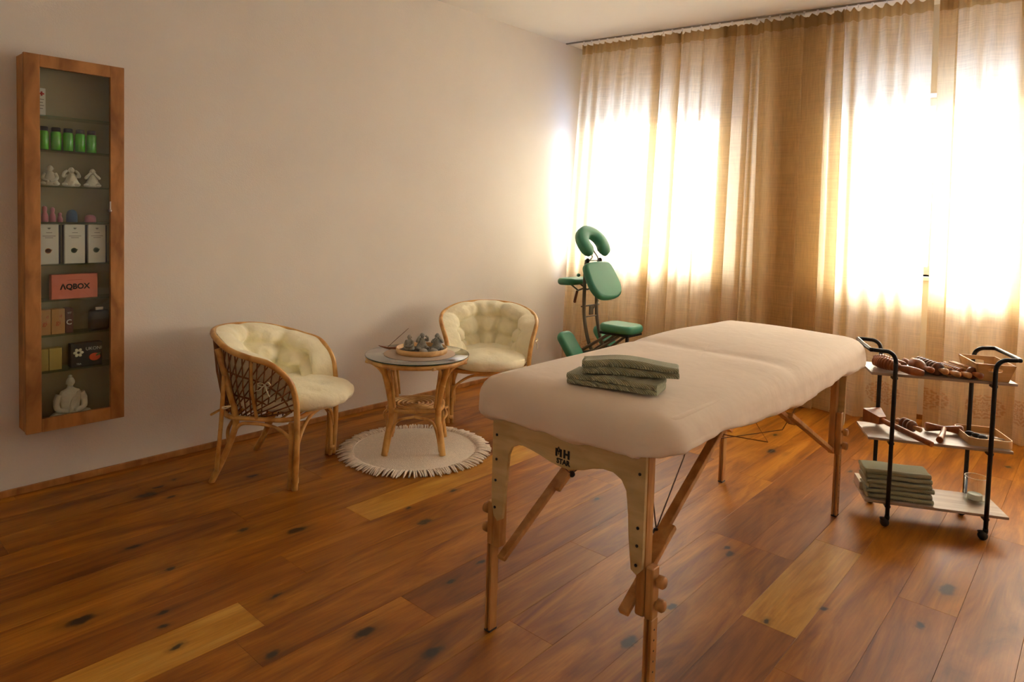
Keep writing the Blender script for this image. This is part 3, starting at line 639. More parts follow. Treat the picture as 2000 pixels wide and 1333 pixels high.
# fitted sheet
def sheet():
    x0, x1, y0, y1 = -1.565, -.825, 1.555, 3.49; per = []
    rc = .10
    cx, cy = (x0+x1)/2, (y0+y1)/2; wx, wy = x1-x0, y1-y0
    # perimeter, dense
    pts = []
    def seg(a, b, n):
        for k in range(n): pts.append((a[0]+(b[0]-a[0])*k/n, a[1]+(b[1]-a[1])*k/n))
    def arc(c, a0, n=9):
        for k in range(n): a = R(a0+90*k/n); pts.append((c[0]+rc*cos(a), c[1]+rc*sin(a)))
    seg((x0+rc, y0), (x1-rc, y0), 26); arc((x1-rc, y0+rc), -90); seg((x1, y0+rc), (x1, y1-rc), 66); arc((x1-rc, y1-rc), 0)
    seg((x1-rc, y1), (x0+rc, y1), 26); arc((x0+rc, y1-rc), 90); seg((x0, y1-rc), (x0, y0+rc), 66); arc((x0+rc, y0+rc), 180)
    n = len(pts)
    def normal(i):
        a = Vector(pts[i-1]); b = Vector(pts[(i+1) % n]); d = (b-a).normalized(); return Vector((d.y, -d.x))
    def bot(x, y):
        if x > x1-.1:
            t = [(1.5, .746), (1.67, .766), (1.9, .768), (2.1, .738), (2.35, .715), (2.6, .700), (2.85, .712), (3.1, .735), (3.3, .715), (3.55, .715)]
        elif y < y0+.1: t = None
        else: t = [(1.4, .74), (2.5, .71), (3.6, .73)]
        if t is None:
            k = (x-x0)/(x1-x0); return .728+.008*k+.010*k**6
        for (a, za), (b, zb) in zip(t, t[1:]):
            if a <= y <= b: return za+(zb-za)*(y-a)/(b-a)
        return t[-1][1]
    rnd = random.Random(2)
    ph = [rnd.uniform(0, 6.28) for _ in range(8)]
    prof = [(-.07, -.0085), (-.052, -.0125), (-.03, -.022), (-.013, -.038), (-.003, -.056), (.001, -.075)]
    rings = []
    base_in = None
    TOP = .872
    def topz(x, y):
        return TOP + .020*exp(-((y-2.85)/.4)**2)*exp(-((x+1.45)/.35)**2) - .006*exp(-((y-2.52)/.05)**2) + .004*sin(x*7+y*3)
    inn = [(x+normal(i).x*-.085, y+normal(i).y*-.085) for i, (x, y) in enumerate(pts)]
    for q in (.02, .12, .25, .4, .55, .7, .84, .94, 1.0):
        rings.append([(cx+(x-cx)*q, cy+(y-cy)*q, topz(cx+(x-cx)*q, cy+(y-cy)*q)-.0055*q**5) for x, y in inn])
    for ins, dz in prof:
        ring = []
        for i, (x, y) in enumerate(pts):
            nn = normal(i); k = min(1, -ins/.37)
            # blend towards a centre line so that the rings never cross
            px_, py_ = x+nn.x*ins, y+nn.y*ins
            ring.append((px_, py_, topz(px_, py_)+dz))
        rings.append(ring)
    nb = 7
    for k in range(1, nb+1):
        ring = []; t = k/nb
        for i, (x, y) in enumerate(pts):
            nn = normal(i); zb = bot(x, y); zt = topz(x, y)-.075
            z = zt+(zb-zt)*t
            corner = (abs(x-x1) < rc or abs(x-x0) < rc) and (abs(y-y0) < rc or abs(y-y1) < rc)
            out = .004*sin(t*pi)+(-.035*max(0, t-.75)/.25)
            wr = (.0035*sin(i*.55+ph[0])+.0025*sin(i*.93+ph[1]+t*2)+.002*sin(i*1.7+ph[2]))*t*(2.0 if corner else 1.0)
            z += (.004*sin(i*.31+ph[3])+.003*sin(i*.8+ph[4]))*t*(k == nb or k == nb-1)
            o_ = out+wr
            ring.append((x+nn.x*o_, y+nn.y*o_, z))
        rings.append(ring)
    # tuck under
    ring = []
    for i, (x, y) in enumerate(pts):
        nn = normal(i); zb = rings[-1][i][2]
        ring.append((x-nn.x*.07, y-nn.y*.07, zb+.012+.004*sin(i*.7)))
    rings.append(ring)
    v = [p for r_ in rings for p in r_]
    f = []
    for k in range(len(rings)-1):
        for i in range(n): f.append((k*n+i, (k+1)*n+i, (k+1)*n+(i+1) % n, k*n+(i+1) % n))
    # inner ring is a thin slot: close with quads across
    half = n
    mb = MB().add(v, f, True)
    # close centre: inner ring is a closed loop along the centre line
    mb.f.append(tuple(range(n))); mb.sm.append(True)
    return mb.build('fitted_sheet', M['sheet'])
sh = sheet(); tag(sh, 'smooth beige fitted sheet stretched over the massage table', 'sheet')

# folded towels on the massage table
def folded(w_, d_, h_, layers, seed, sag=.0, nx=36):
    """folded cloth: closed serpentine section swept along x, rounded folds on the -y side"""
    rnd = random.Random(seed); mb = MB(); lh = h_/layers
    for k in range(layers):
        z0 = k*lh; sec = []
        nn = 10
        for i in range(nn+1):
            a = -pi/2-pi*i/nn; sec.append((-d_/2+lh*.5+lh*.5*cos(a), z0+lh/2+lh*.49*sin(a)))
        m_ = 9
        for i in range(m_+1): sec.append((-d_/2+lh*.5+(d_-lh)*i/m_, z0+lh*.985))
        sec.append((d_/2, z0+lh*.75)); sec.append((d_/2, z0+lh*.25))
        for i in range(m_, -1, -1): sec.append((-d_/2+lh*.5+(d_-lh)*i/m_, z0+lh*.015))
        off = rnd.uniform(-.004, .004); ph = rnd.uniform(0, 6)
        n = len(sec); v = []
        for i in range(nx+1):
            t = i/nx
            for y_, z_ in sec:
                v.append(((t-.5)*w_+off+.002*sin(y_*60+k), y_+.002*sin(t*9+ph+k), z_*(1+.05*sin(t*7+ph))+sag*sin(t*pi*1.3)*(z_/h_)))
        f = [(i*n+j, (i+1)*n+j, (i+1)*n+(j+1) % n, i*n+(j+1) % n) for i in range(nx) for j in range(n)]
        mb.add(v, f, True); b0 = len(mb.v)-len(v)
        mb.f += [tuple(b0+j for j in range(n)), tuple(b0+nx*n+j for j in range(n-1, -1, -1))]; mb.sm += [False, False]
    return mb
t1 = folded(.285, .120, .034, 2, 3, .002).build('folded_towel', M['towel']); t1.location = (-1.128, 1.775, .872); t1.rotation_euler = (0, 0, R(15)); tag(t1, 'lower sage green folded towel lying on the massage table', 'towel', 'folded green towels on the massage table')
t2 = folded(.292, .105, .042, 2, 8, .008).build('folded_towel', M['towel']); t2.location = (-1.103, 1.815, .9075); t2.rotation_euler = (R(-3), 0, R(32)); tag(t2, 'upper sage green folded towel resting askew on the lower towel', 'towel', 'folded green towels on the massage table')

# ------------------------------------------------------------------ rattan chairs
half = [(.232,.262,0),(.241,.266,.20),(.241,.266,.358),(.235,.268,.45),(.208,.285,.55),(.125,.318,.635),(.02,.328,.665),(-.09,.310,.695),(-.2,.225,.728),(-.28,.115,.740),(-.313,0,.742)]
hoop = cr_path([(f, -s, z) for f, s, z in half]+[(f, s, z) for f, s, z in half[::-1][1:]], 5)
def make_chair(label, loc, rz):
    t = thing('rattan_armchair', label, 'chair', loc, rz)
    MB().tube(hoop, [.0150]*len(hoop), 10).build('hoop_frame', M['rattan'], t)
    # seat ring
    sr = [(.235*cos(a) if cos(a) > 0 else .26*cos(a), .25*sin(a)) for a in [2*pi*k/24 for k in range(24)]]
    sr = roundpoly(.48, .50, .12, 5)
    MB().tube([Vector((x_-.01, y_, .342)) for x_, y_ in [(a_*.86+.035, b_) for a_, b_ in sr]], .0125, 8, closed=True).build('seat_frame', M['rattan'], t)
    sl_ = MB()
    for k in range(9): sl_.tube([(-.22+k*.052, -.235, .345), (-.22+k*.052, .235, .345)], .006, 6)
    sl_.build('seat_slats', M['rattan'], t, 'stuff')
    for s in (-1, 1):
        # front leg second cane
        MB().tube(cr_path([(.203, s*.250, 0), (.210, s*.253, .2), (.208, s*.254, .335)], 4), .0150, 8).tube(cr_path([(.224, s*.236, 0), (.226, s*.238, .12), (.222, s*.232, .25)], 4), .0125, 8).build('leg', M['rattan'], t)
        # rear leg
        MB().tube(cr_path([(-.215, s*.236, 0), (-.155, s*.238, .12), (-.105, s*.240, .24), (-.085, s*.243, .34), (-.115, s*.262, .5), (-.165, s*.272, .69)], 5), [.0165]*26, 8).build('leg', M['rattan'], t)
        MB().tube(cr_path([(-.175, s*.262, .07), (-.150, s*.268, .30), (-.128, s*.280, .56)], 4), .011, 8).build('rear_strut', M['rattan'], t)
        # curved braces
        MB().tube(cr_path([(.225, s*.245, .17), (.20, s*.248, .25), (.12, s*.248, .305), (.0, s*.248, .318), (-.07, s*.246, .30), (-.125, s*.24, .20)], 5), .009, 8).build('side_brace', M['rattan'], t)
        MB().tube(cr_path([(.03, s*.255, .345), (.02, s*.29, .5), (.03, s*.322, .655)], 4), .009, 8).build('arm_post', M['rattan'], t)
    MB().tube(cr_path([(.232, -.245, .17), (.236, -.215, .25), (.238, -.12, .315), (.238, 0, .325), (.238, .12, .315), (.236, .215, .25), (.232, .245, .17)], 5), .009, 8).build('front_brace', M['rattan'], t)
    MB().tube(cr_path([(-.125, -.235, .19), (-.15, -.19, .27), (-.17, 0, .31), (-.15, .19, .27), (-.125, .235, .19)], 5), .009, 8).build('rear_brace', M['rattan'], t)
    # lattice: crossing canes between seat ring and hoop
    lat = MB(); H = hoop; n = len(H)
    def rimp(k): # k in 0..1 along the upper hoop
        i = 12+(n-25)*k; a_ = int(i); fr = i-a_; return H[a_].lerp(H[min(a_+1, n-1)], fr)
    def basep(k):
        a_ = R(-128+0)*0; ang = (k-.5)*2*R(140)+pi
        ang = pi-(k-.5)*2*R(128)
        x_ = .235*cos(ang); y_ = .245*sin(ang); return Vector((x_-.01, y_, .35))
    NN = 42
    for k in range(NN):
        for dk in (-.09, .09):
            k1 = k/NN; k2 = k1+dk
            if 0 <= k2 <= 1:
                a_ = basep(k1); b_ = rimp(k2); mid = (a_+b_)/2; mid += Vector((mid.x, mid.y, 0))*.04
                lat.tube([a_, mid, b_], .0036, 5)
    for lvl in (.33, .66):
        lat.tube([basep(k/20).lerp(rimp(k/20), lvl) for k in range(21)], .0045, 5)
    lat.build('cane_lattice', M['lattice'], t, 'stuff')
    for s in (-1, 1): 
        MB().tube([(.228, s*.25, .03), (.228, s*.25, .055)], .0245, 12, ell=.7).build('cane_binding', M['rattan'], t)
    return t
def make_cushion(label, loc, rz):
    c = thing('chair_cushion', label, 'cushion', loc, rz)
    H = hoop; n = len(H)
    def rim(k): i = 13+(n-27)*k; a_ = int(i); fr = i-a_; return H[a_].lerp(H[min(a_+1, n-1)], fr)
    def base(k):
        ang = pi-(k-.5)*2*R(118); return Vector((.205*cos(ang)+.0, .225*sin(ang), .405))
    nu, nv = 120, 34
    def line0(k): return max(exp(-((k-(i+1)/7)*7/.13)**2) for i in range(6))
    tu = [(i+.5)/7 for i in range(7)]; 
    def surf(k, v_, side):
        b = base(k); r_ = rim(k)
        inn = Vector((0.02-b.x, -b.y, 0)); inn = inn.normalized() if inn.length else Vector((1, 0, 0))
        inr = Vector((.0-r_.x, -r_.y, 0)).normalized()
        p = b.lerp(r_, v_*(1.035-.022*line0(k))); nrm = inn.lerp(inr, v_).normalized()
        ed = min(1, (min(k, 1-k))/.035); edv = min(1, (1.0-v_)/.16); edb = min(1, v_/.1+.3)
        ed = sqrt(max(0, 1-(1-ed)**2)); edv = sqrt(max(0, 1-(1-edv)**2))
        e_ = ed*edv*edb
        # tufts
        q = 1.0
        for vi, vv in enumerate((.36, .68)):
            for i in range(6):
                kk = (i+1)/7
                d2 = ((k-kk)*7*.9)**2+((v_-vv)*3.0)**2; q -= .50*exp(-d2*16)
        line = 0
        for i in range(6): line = max(line, exp(-((k-(i+1)/7)*7/.13)**2))
        for vv in (.36, .68): line = max(line, .75*exp(-((v_-vv)*3.2/.16)**2))
        q -= .28*line
        wr = 1+.07*sin(k*61+v_*7)*(v_**2)+.05*sin(k*97)*v_
        th = .088*e_*q*wr
        off = .016+(0 if side else 1)*max(.006, th)
        return p+nrm*off+Vector((0, 0, .012*e_*v_))
    m = MB()
    m.grid(lambda a_, b_: surf(a_, b_, 0), nu, nv); m.grid(lambda a_, b_: surf(1-a_, b_, 1), nu//2*2, nv)
    # rim strips
    def strip(pa, pb, nn):
        v = []; 
        for i in range(nn): v += [pa(i/(nn-1)), pb(i/(nn-1))]
        m.add(v, [(2*i, 2*i+2, 2*i+3, 2*i+1) for i in range(nn-1)], True)
    strip(lambda t: surf(t, 1, 0), lambda t: surf(t, 1, 1), nu); strip(lambda t: surf(t, 0, 1), lambda t: surf(t, 0, 0), nu)
    strip(lambda t: surf(0, t, 1), lambda t: surf(0, t, 0), nv); strip(lambda t: surf(1, t, 0), lambda t: surf(1, t, 1), nv)
    m.build('back_pad', M['cushion'], c)
    # seat pad
    def sp(a_, t):
        ang = 2*pi*a_
        cx = cos(ang); sy = sin(ang)
        ex = .36 if cx > 0 else .205
        # superellipse outline
        pw = 2.6; rr_ = 1/((abs(cx)**pw+abs(sy)**pw)**(1/pw))
        ox = .055+(.36 if cx > 0 else .25)*cx*rr_; oy = .262*sy*rr_*(1-.0*cx)
        lat_ = pi*t   # 0 top centre .. 1 bottom centre
        rad_ = sin(lat_)**.55 if t < 1 else 0
        hz = cos(lat_); hz = math.copysign(abs(hz)**.75, hz)
        fold = .004*sin(a_*2*pi*22)*exp(-((t-.55)/.2)**2)
        x_ = .055+(ox-.055)*rad_*(1+fold); y_ = oy*rad_*(1+fold)
        z = .419+.059*hz+(.010*sin(a_*2*pi*17+1)*exp(-((t-.5)/.15)**2))*.5
        for kx in (-.08, .1, .26):
            for ky in (-.13, 0, .13):
                if t < .5: z -= .012*exp(-(((x_-kx)/.03)**2+((y_-ky)/.03)**2))
            if t < .5 and kx < .2: z -= .005*exp(-((x_-kx)/.012)**2)
        return Vector((x_, y_, z))
    MB().grid(lambda a_, t: sp(a_, t), 72, 26, closed_u=True).build('seat_pad', M['cushion'], c)
    for s in (-1, 1):
        b = MB(); o = Vector((.10, s*.318, .535))
        for dx, dz in ((-.032, .012), (.034, .016)): b.tube(cr_path([o, o+Vector((dx*.6, s*.012, dz)), o+Vector((dx, s*.012, dz*.2)), o+Vector((dx*.4, s*.008, -.008)), o], 4), [.004]*17, 6, ell=.5)
        b.tube(cr_path([o, o+Vector((.018, s*.014, -.03)), o+Vector((.03, s*.012, -.055))], 3), .0035, 5, ell=.5); b.tube(cr_path([o, o+Vector((-.02, s*.012, -.022)), o+Vector((-.04, s*.012, -.03))], 3), .0035, 5, ell=.5)
        b.build('tie_bow', M['cushion'], c)
    b = MB(); o = Vector((-.10, -.262, .405))
    b.tube(cr_path([o, o+Vector((-.02, -.02, -.01)), o+Vector((-.03, -.03, .0)), o], 3), .004, 5); b.tube([o, o+Vector((.03, .03, .005))], .004, 5); b.build('tie_bow', M['cushion'], c)
    return c
make_chair('rattan armchair standing left of the round table, seen from its side', (-3.290, 1.822, 0), R(36.1))
make_cushion('cream tufted cushion tied into the left rattan armchair', (-3.290, 1.822, 0), R(36.1))
make_chair('rattan armchair behind the round table, half hidden by the massage table', (-3.197, 3.369, 0), R(-44.7))
make_cushion('cream tufted cushion tied into the rattan armchair behind the round table', (-3.197, 3.369, 0), R(-44.7))

# ------------------------------------------------------------------ rug
RC = (-2.985, 2.545)
rug = thing('round_rug', 'round beige cotton rug with a fringed edge under the rattan table', 'rug', (RC[0], RC[1], 0))
MB().lathe([(0, 0), (.352, 0), (.358, .004), (.356, .009), (.348, .0105), (0, .0105)], (0, 0, 0), 96).build('woven_disc', M['rug'], rug)
fr = MB(); rnd = random.Random(11)
nf = 230
for k in range(nf):
    a0 = 2*pi*k/nf+rnd.uniform(-.008, .008); l = rnd.uniform(.068, .098); bend = rnd.uniform(-.03, .03)+.025*sin(a0*9)
    P = [Vector((.352*cos(a0), .352*sin(a0), .008)), Vector(((.352+l*.35)*cos(a0+bend*.3), (.352+l*.35)*sin(a0+bend*.3), .014+rnd.uniform(0, .006))), Vector(((.352+l)*cos(a0+bend), (.352+l)*sin(a0+bend), .006))]
    fr.tube(cr_path(P, 3), [.0032, .004, .0046, .005, .0055, .005, .0035], 5)
fr.build('fringe', M['fringe'], rug, 'stuff')
kn = MB().tube([(.353*cos(2*pi*k/96), .353*sin(2*pi*k/96), .008) for k in range(96)], .0045, 6, closed=True).build('rug_border', M['fringe'], rug)

# ------------------------------------------------------------------ rattan side table
TC = (-3.008, 2.570)
rt = thing('rattan_side_table', 'round rattan side table with glass top and a spiral lower shelf', 'side table', (TC[0], TC[1], .0105))
zt = .5445
MB().lathe([(0, zt), (.300, zt), (.3015, zt+.002), (.300, zt+.005), (0, zt+.005)], (0, 0, 0), 72).build('glass_top', M['tabletopglass'], rt)
MB().lathe([(.3005, zt), (.3022, zt), (.3022, zt+.005), (.3005, zt+.005), (.3005, zt)], (0, 0, 0), 72).build('glass_edge', M['glassedge'], rt)
ring = lambda r, z, t, nm_, mt_=M['rattan'], seg=10: MB().tube([(r*cos(2*pi*k/64), r*sin(2*pi*k/64), z) for k in range(64)], t, seg, closed=True).build(nm_, mt_, rt)
ring(.283, zt-.016, .0155, 'rim')
ring(.262, zt-.010, .009, 'inner_rim')
for k in range(4):
    a0 = R(-86+90*k-3)
    ca, sa = cos(a0), sin(a0)
    def pt(r, z, off=0): return Vector((r*ca-off*sa, r*sa+off*ca, z))
    lg_ = MB().tube(cr_path([pt(.232, 0), pt(.212, .10), pt(.186, .21), pt(.190, .29), pt(.215, .40), pt(.248, .50), pt(.262, zt-.012)], 5), .0185, 10).build('leg', M['rattan'], rt)
    for s in (-1, 1):
        MB().tube(cr_path([pt(.180, .27, s*.020), pt(.205, .40, s*.024), pt(.235, .475, s*.034), pt(.262, .515, s*.075), pt(.272, .522, s*.13)], 5), .0085, 8).build('leg_cane', M['rattan'], lg_)
        # arch below the shelf
        a1 = a0+s*R(45); q_ = Vector((.165*cos(a1), .165*sin(a1), .222))
        MB().tube(cr_path([pt(.222, .02, s*.012), pt(.203, .11, s*.016), pt(.188, .18, s*.035), pt(.178, .212, s*.075), q_], 5), .008, 8).build('arch_cane', M['rattan'], lg_)
m = MB(); m.tube([Vector((x_, y_, .248)) for x_, y_ in [(Matrix.Rotation(R(-86-3+45), 2) @ Vector(p)) for p in roundpoly(.31, .31, .11, 6)]], .012, 8, closed=True); m.build('shelf_frame', M['rattan'], rt)
sp_ = MB(); N_ = 190; sp_.tube([((.012+.150*k/N_)*cos(k*.19), (.012+.150*k/N_)*sin(k*.19), .255+.0*sin(k)) for k in range(N_+1)], .0062, 6); sp_.build('spiral_shelf', M['rattan'], rt)
for k in range(2):
    a0 = R(-89+45+90*k); MB().tube([(-.16*cos(a0), -.16*sin(a0), .246), (.16*cos(a0), .16*sin(a0), .246)], .006, 6).build('shelf_bar', M['rattan'], rt)
Z = .0105+zt+.005+.0003
pm = MB().lathe([(0, 0), (.205, 0), (.208, .002), (.205, .004), (0, .004)], (0, 0, 0), 64).build('placemat', M['mat'], None); pm.location = (-2.995, 2.575, Z); tag(pm, 'thin round pale placemat on the glass table top under the tray', 'placemat')
Z += .0045
tr_ = thing('round_tray', 'round wooden tray holding grey figurines on the rattan table', 'tray', (-3.005, 2.60, Z))
MB().lathe([(0, 0), (.148, 0), (.150, .004), (.150, .030), (.147, .0315), (.144, .030), (.144, .006), (0, .006)], (0, 0, 0), 64).build('rim', M['pine'], tr_)
MB().lathe([(0, .0062), (.1435, .0062), (.1435, .0072), (0, .0072)], (0, 0, 0), 48).build('dark_base', M['tray_dark'], tr_)
ZT = Z+.0075
def monk(name, label, loc, rz, hh, mat, pose, group, cat='figurine'):
    t = thing(name, label, cat, loc, rz, group)
    s = hh/.10
    def sc(p): return Vector(p)*s
    # robe body: lathe, flattened
    b = MB(); b.lathe([(0, 0), (.030*s, 0), (.036*s, .006*s), (.035*s, .018*s), (.026*s, .035*s), (.0215*s, .050*s), (.019*s, .060*s), (.012*s, .068*s), (.008*s, .071*s), (0, .072*s)], (0, 0, 0), 18, Matrix.Diagonal((.82, 1, 1, 1)))
    for q in (-1, 1):   # crossed knees
        b.ball(sc((.012, q*.024, .011)), (.018*s, .017*s, .011*s), 12, 8)
    b.build('robe', mat, t)
    h = MB(); h.ball(sc((.004, 0, .084)), (.0145*s, .0135*s, .016*s), 14, 10); h.ball(sc((.0185, 0, .083)), .003*s, 8, 6)
    for q in (-1, 1): h.ball(sc((.003, q*.0138, .083)), (.003*s, .0025*s, .006*s), 8, 6)
    h.build('head', mat, t)
    for q in (-1, 1):
        if pose == 0: path = [(0, q*.020, .060), (.008, q*.029, .040), (.024, q*.022, .028), (.032, q*.004, .022)]
        elif pose == 1: path = [(0, q*.020, .058), (.006, q*.034, .052), (.014, q*.030, .070), (.010, q*.018, .082)]
        else: path = [(0, q*.020, .060), (.010, q*.030, .050), (.020, q*.020, .062), (.020, q*.006, .078)]
        MB().tube([p*s for p in cr_path(path, 4)], [.009*s, .009*s, .0085*s, .008*s, .008*s, .008*s, .0075*s, .007*s, .007*s, .0065*s, .0065*s, .006*s, .006*s], 8).build('arm', mat, t)
    return t
FA = R(-42)
monk('monk_figurine', 'grey stone monk figurine at the left of the round tray', (-3.075, 2.565, ZT), FA-.5, .092, M['stone'], 0, 'grey monk figurines in the round tray')
monk('monk_figurine', 'grey stone monk figurine in the middle of the round tray', (-3.035, 2.625, ZT), FA+.5, .102, M['stone'], 1, 'grey monk figurines in the round tray')
monk('monk_figurine', 'grey stone monk figurine at the right of the round tray', (-2.965, 2.685, ZT), FA, .102, M['stone'], 2, 'grey monk figurines in the round tray')
for k, (x_, y_, l_) in enumerate(((-2.94, 2.555, 'left'), (-2.905, 2.605, 'right'))):
    o = MB().ball((0, 0, .014), (.026, .034, .014), 18, 10).build('pebble', M['pebble']); o.location = (x_, y_, ZT); o.rotation_euler = (0, 0, .7+k*.3)
    tag(o, 'pale flat pebble lying at the %s front inside the round tray' % l_, 'stone', 'pale pebbles in the round tray')
Zg = .0105+zt+.0055
ih = MB()
def boat(t, a_): 
    r_ = .016*sin(pi*min(max(t, .03), .97))**.6
    return Vector(((t-.5)*.20, r_*cos(a_*pi*2), .006+.5*r_*sin(a_*pi*2)+.022*max(0, .35-t)**1.5*3))
ih.grid(boat, 24, 10, closed_v=True); ihh = ih.build('incense_holder', M['toolwood']); ihh.location = (-3.185, 2.545, Zg); ihh.rotation_euler = (0, 0, R(40)); tag(ihh, 'brown wooden incense boat on the left of the glass table top', 'incense holder')
st = MB().tube([(0, 0, 0), (.098, .078, .118)], [.0018, .0014], 6).build('incense_stick', M['incense']); st.location = (-3.225, 2.520, Zg+.012); tag(st, 'thin brown incense stick leaning up out of the wooden holder', 'incense stick')

# ------------------------------------------------------------------ wall cabinet (front face x=-3.66)
CX = -3.66; y0, y1, z0, z1 = .804, 1.215, .320, 2.055
cb = thing('wall_cabinet', 'tall narrow brown wooden wall cabinet with a glass door', 'cabinet', (XL, (y0+y1)/2, z0))
def lc(o): o.location = (-XL, -(y0+y1)/2, -z0); return o
m = MB(); m.box((XL+.001, y0+.006, z0), (CX-.022, y0+.022, z1), .001); m.box((XL+.001, y1-.022, z0), (CX-.022, y1-.006, z1), .001); m.box((XL+.001, y0+.022, z0), (CX-.022, y1-.022, z0+.018)); m.box((XL+.001, y0+.022, z1-.018), (CX-.022, y1-.022, z1))
lc(m.build('body', M['cabwood'], cb))
lc(MB().box((XL+.002, y0+.022, z0+.018), (XL+.008, y1-.022, z1-.018)).build('back_panel', M['cabin'], cb))
m = MB(); m.box((XL+.008, y0+.022, z0+.018), (CX-.022, y0+.0235, z1-.018)); m.box((XL+.008, y1-.0235, z0+.018), (CX-.022, y1-.022, z1-.018)); lc(m.build('inner_lining', M['cabin'], cb))
m = MB(); sw = .062
m.box((CX-.021, y0, z0), (CX, y0+sw, z1), .002); m.box((CX-.021, y1-sw, z0), (CX, y1, z1), .002); m.box((CX-.021, y0+sw, z0), (CX, y1-sw, z0+.062), .0005); m.box((CX-.021, y0+sw, z1-.055), (CX, y1-sw, z1), .0005)
dr = lc(m.build('door', M['cabwood'], cb))
MB().box((CX-.013, y0+sw, z0+.062), (CX-.009, y1-sw, z1-.055)).build('glass_pane', M['glass'], dr)
kb = MB(); kb.lathe([(0, 0), (.006, 0), (.005, .008), (.008, .014), (.006, .02), (0, .021)], (CX, y1-sw+.016-.022, 1.355), 12, Matrix.Rotation(pi/2, 4, 'Y')); kb.box((CX+.018, y1-sw-.009, 1.362), (CX+.020, y1-sw-.003, 1.40))
kb.build('key', M['steel'], dr)
SH = [1.7885, 1.632, 1.465, 1.296, 1.0985, .930, .764, .593]
for z_ in SH: lc(MB().box((XL+.009, y0+.024, z_-.006), (CX-.026, y1-.024, z_)).build('glass_shelf', M['shelfglass'], cb))
XI = -3.72
def packet(name, label, cat, ya, yb, za, zb, mat, depth=.03, x=XI+.01, group=None, side=None, rz=0):
    t = thing(name, label, cat, (x, (ya+yb)/2, za), rz, group)
    MB().box((-depth, -(yb-ya)/2, 0), (0, (yb-ya)/2, zb-za), .0012).build('carton', mat, t)
    return t
def yp(t, y): return y-t.location.y
t = packet('medicine_box', 'narrow white box with a red cross on the top shelf', 'box', .868, .900, 1.789, 1.912, M['card_white'], .03)
m = MB(); m.box((0, -.010, .094), (.0008, .010, .101)); m.box((0, -.0035, .0875), (.0008, .0035, .1075)); m.build('red_cross', M['red'], t)
for k in range(4): MB().box((0, -.011, .07-k*.014), (.0006, .009-k % 2*.004, .073-k*.014)).build('text_line', M['ink_grey'], t)
for k, yc in enumerate((.893, .943, .992, 1.042, 1.090)):
    t = thing('green_jar', 'green glass jar, %s of the row of five on the second shelf' % ('first', 'second', 'middle', 'fourth', 'last')[k], 'jar', (-3.722, yc, 1.6325), 0, 'green jars in the wall cabinet')
    MB().lathe([(0, 0), (.0195, 0), (.0215, .003), (.0215, .078), (.018, .086), (.0165, .090), (0, .090)], (0, 0, 0), 20).build('jar_body', M['greenjar'], t)
    MB().lathe([(.0175, .086), (.0185, .0865), (.0185, .104), (.016, .1065), (0, .1065)], (0, 0, 0), 20).build('lid', M['blackplastic'], t)
for k, (yc, l_) in enumerate(((.918, 'left'), (1.005, 'middle'), (1.094, 'right'))):
    monk('monk_figurine', 'white plaster monk figurine, %s one of three on the third shelf' % l_, (-3.72, yc, 1.4655), -.35, (.096, .092, .090)[k], M['plaster'], k, 'white monk figurines in the cabinet')
cupn = 0
for yc, r_, h_, mt_, nm_, lb in ((.897, .014, .075, 'pink_silicone', 'silicone_cup', 'pink silicone cup farthest left on the fourth shelf'), (.928, .013, .070, 'pink_silicone', 'silicone_cup', 'pink silicone cup second on the fourth shelf'),
                             (.958, .011, .045, 'pink_silicone', 'silicone_cup', 'small pink silicone cup left of the blue cup'), (1.007, .023, .060, 'blue_silicone', 'silicone_cup', 'dark blue domed silicone cup on the fourth shelf'),
                             (1.085, .024, .036, 'pink_silicone', 'silicone_cup', 'wide low pink silicone cup right of the blue cup')):
    if mt_ == 'blue_silicone' or h_ < .04: pf = [(0, 0), (r_, 0), (r_, h_*.55), (r_*.86, h_*.8), (r_*.5, h_*.96), (0, h_)]
    else: pf = [(0, 0), (r_, 0), (r_, h_*.35), (r_*.8, h_*.5), (r_*.55, h_*.6), (r_*.7, h_*.75), (r_*.65, h_*.92), (0, h_)]
    o = MB().lathe(pf, (0, 0, 0), 18).build(nm_, M[mt_]); o.location = (-3.725, yc, 1.2965); tag(o, lb, 'cup', 'massage cups on the fourth shelf')
for k, (ya, yb) in enumerate(((.872, .948), (.973, 1.057), (1.072, 1.146))):
    t = thing('white_packet', ('left', 'middle', 'right')[k]+' white upright packet with a leaf emblem on the fifth shelf', 'packet', (XI+.012, (ya+yb)/2, 1.099), 0, 'white packets on the fifth shelf')
    hw = (yb-ya)/2; MB().box((-.018, -hw, 0), (0, hw, .186), .001).build('front_card', M['card_white'], t)
    MB().box((-.05, -hw+.002, 0), (-.0185, hw+.012, .182), .001).build('dark_sleeve', M['card_dark'], t)
    lf = MB()
    for q in (-1, 0, 1): lf.lathe([(0, 0), (.0022, .004), (.0015, .008), (0, .012)], (.0004, 0, 0), 6, Matrix.Rotation(q*.7, 4, 'X') @ Matrix.Diagonal((.2, 1, 1, 1)))
    l_ = lf.build('leaf_emblem', M['ink_grey'], t); l_.location = (0, 0, .163)
    for q, (wd, zz) in enumerate(((.012, .146), (.026, .130), (.016, .122))): MB().box((0, -wd, zz), (.0005, wd, zz+.0025)).build('text_line', M['ink_grey'], t)
    em = MB(); em.lathe([(.010, 0), (.013, 0), (.013, .0006), (.010, .0006), (.010, 0)], (0, -.004, 0), 14, Matrix.Rotation(pi/2, 4, 'Y')); em.lathe([(0, 0), (.006, 0), (.006, .0006), (0, .0006)], (0, .008, .003), 3, Matrix.Rotation(pi/2, 4, 'Y'))
    e_ = em.build('printed_emblem', M['ink_orange'] if k == 0 else M['ink_green'], t); e_.location = (.0002, 0, .062)
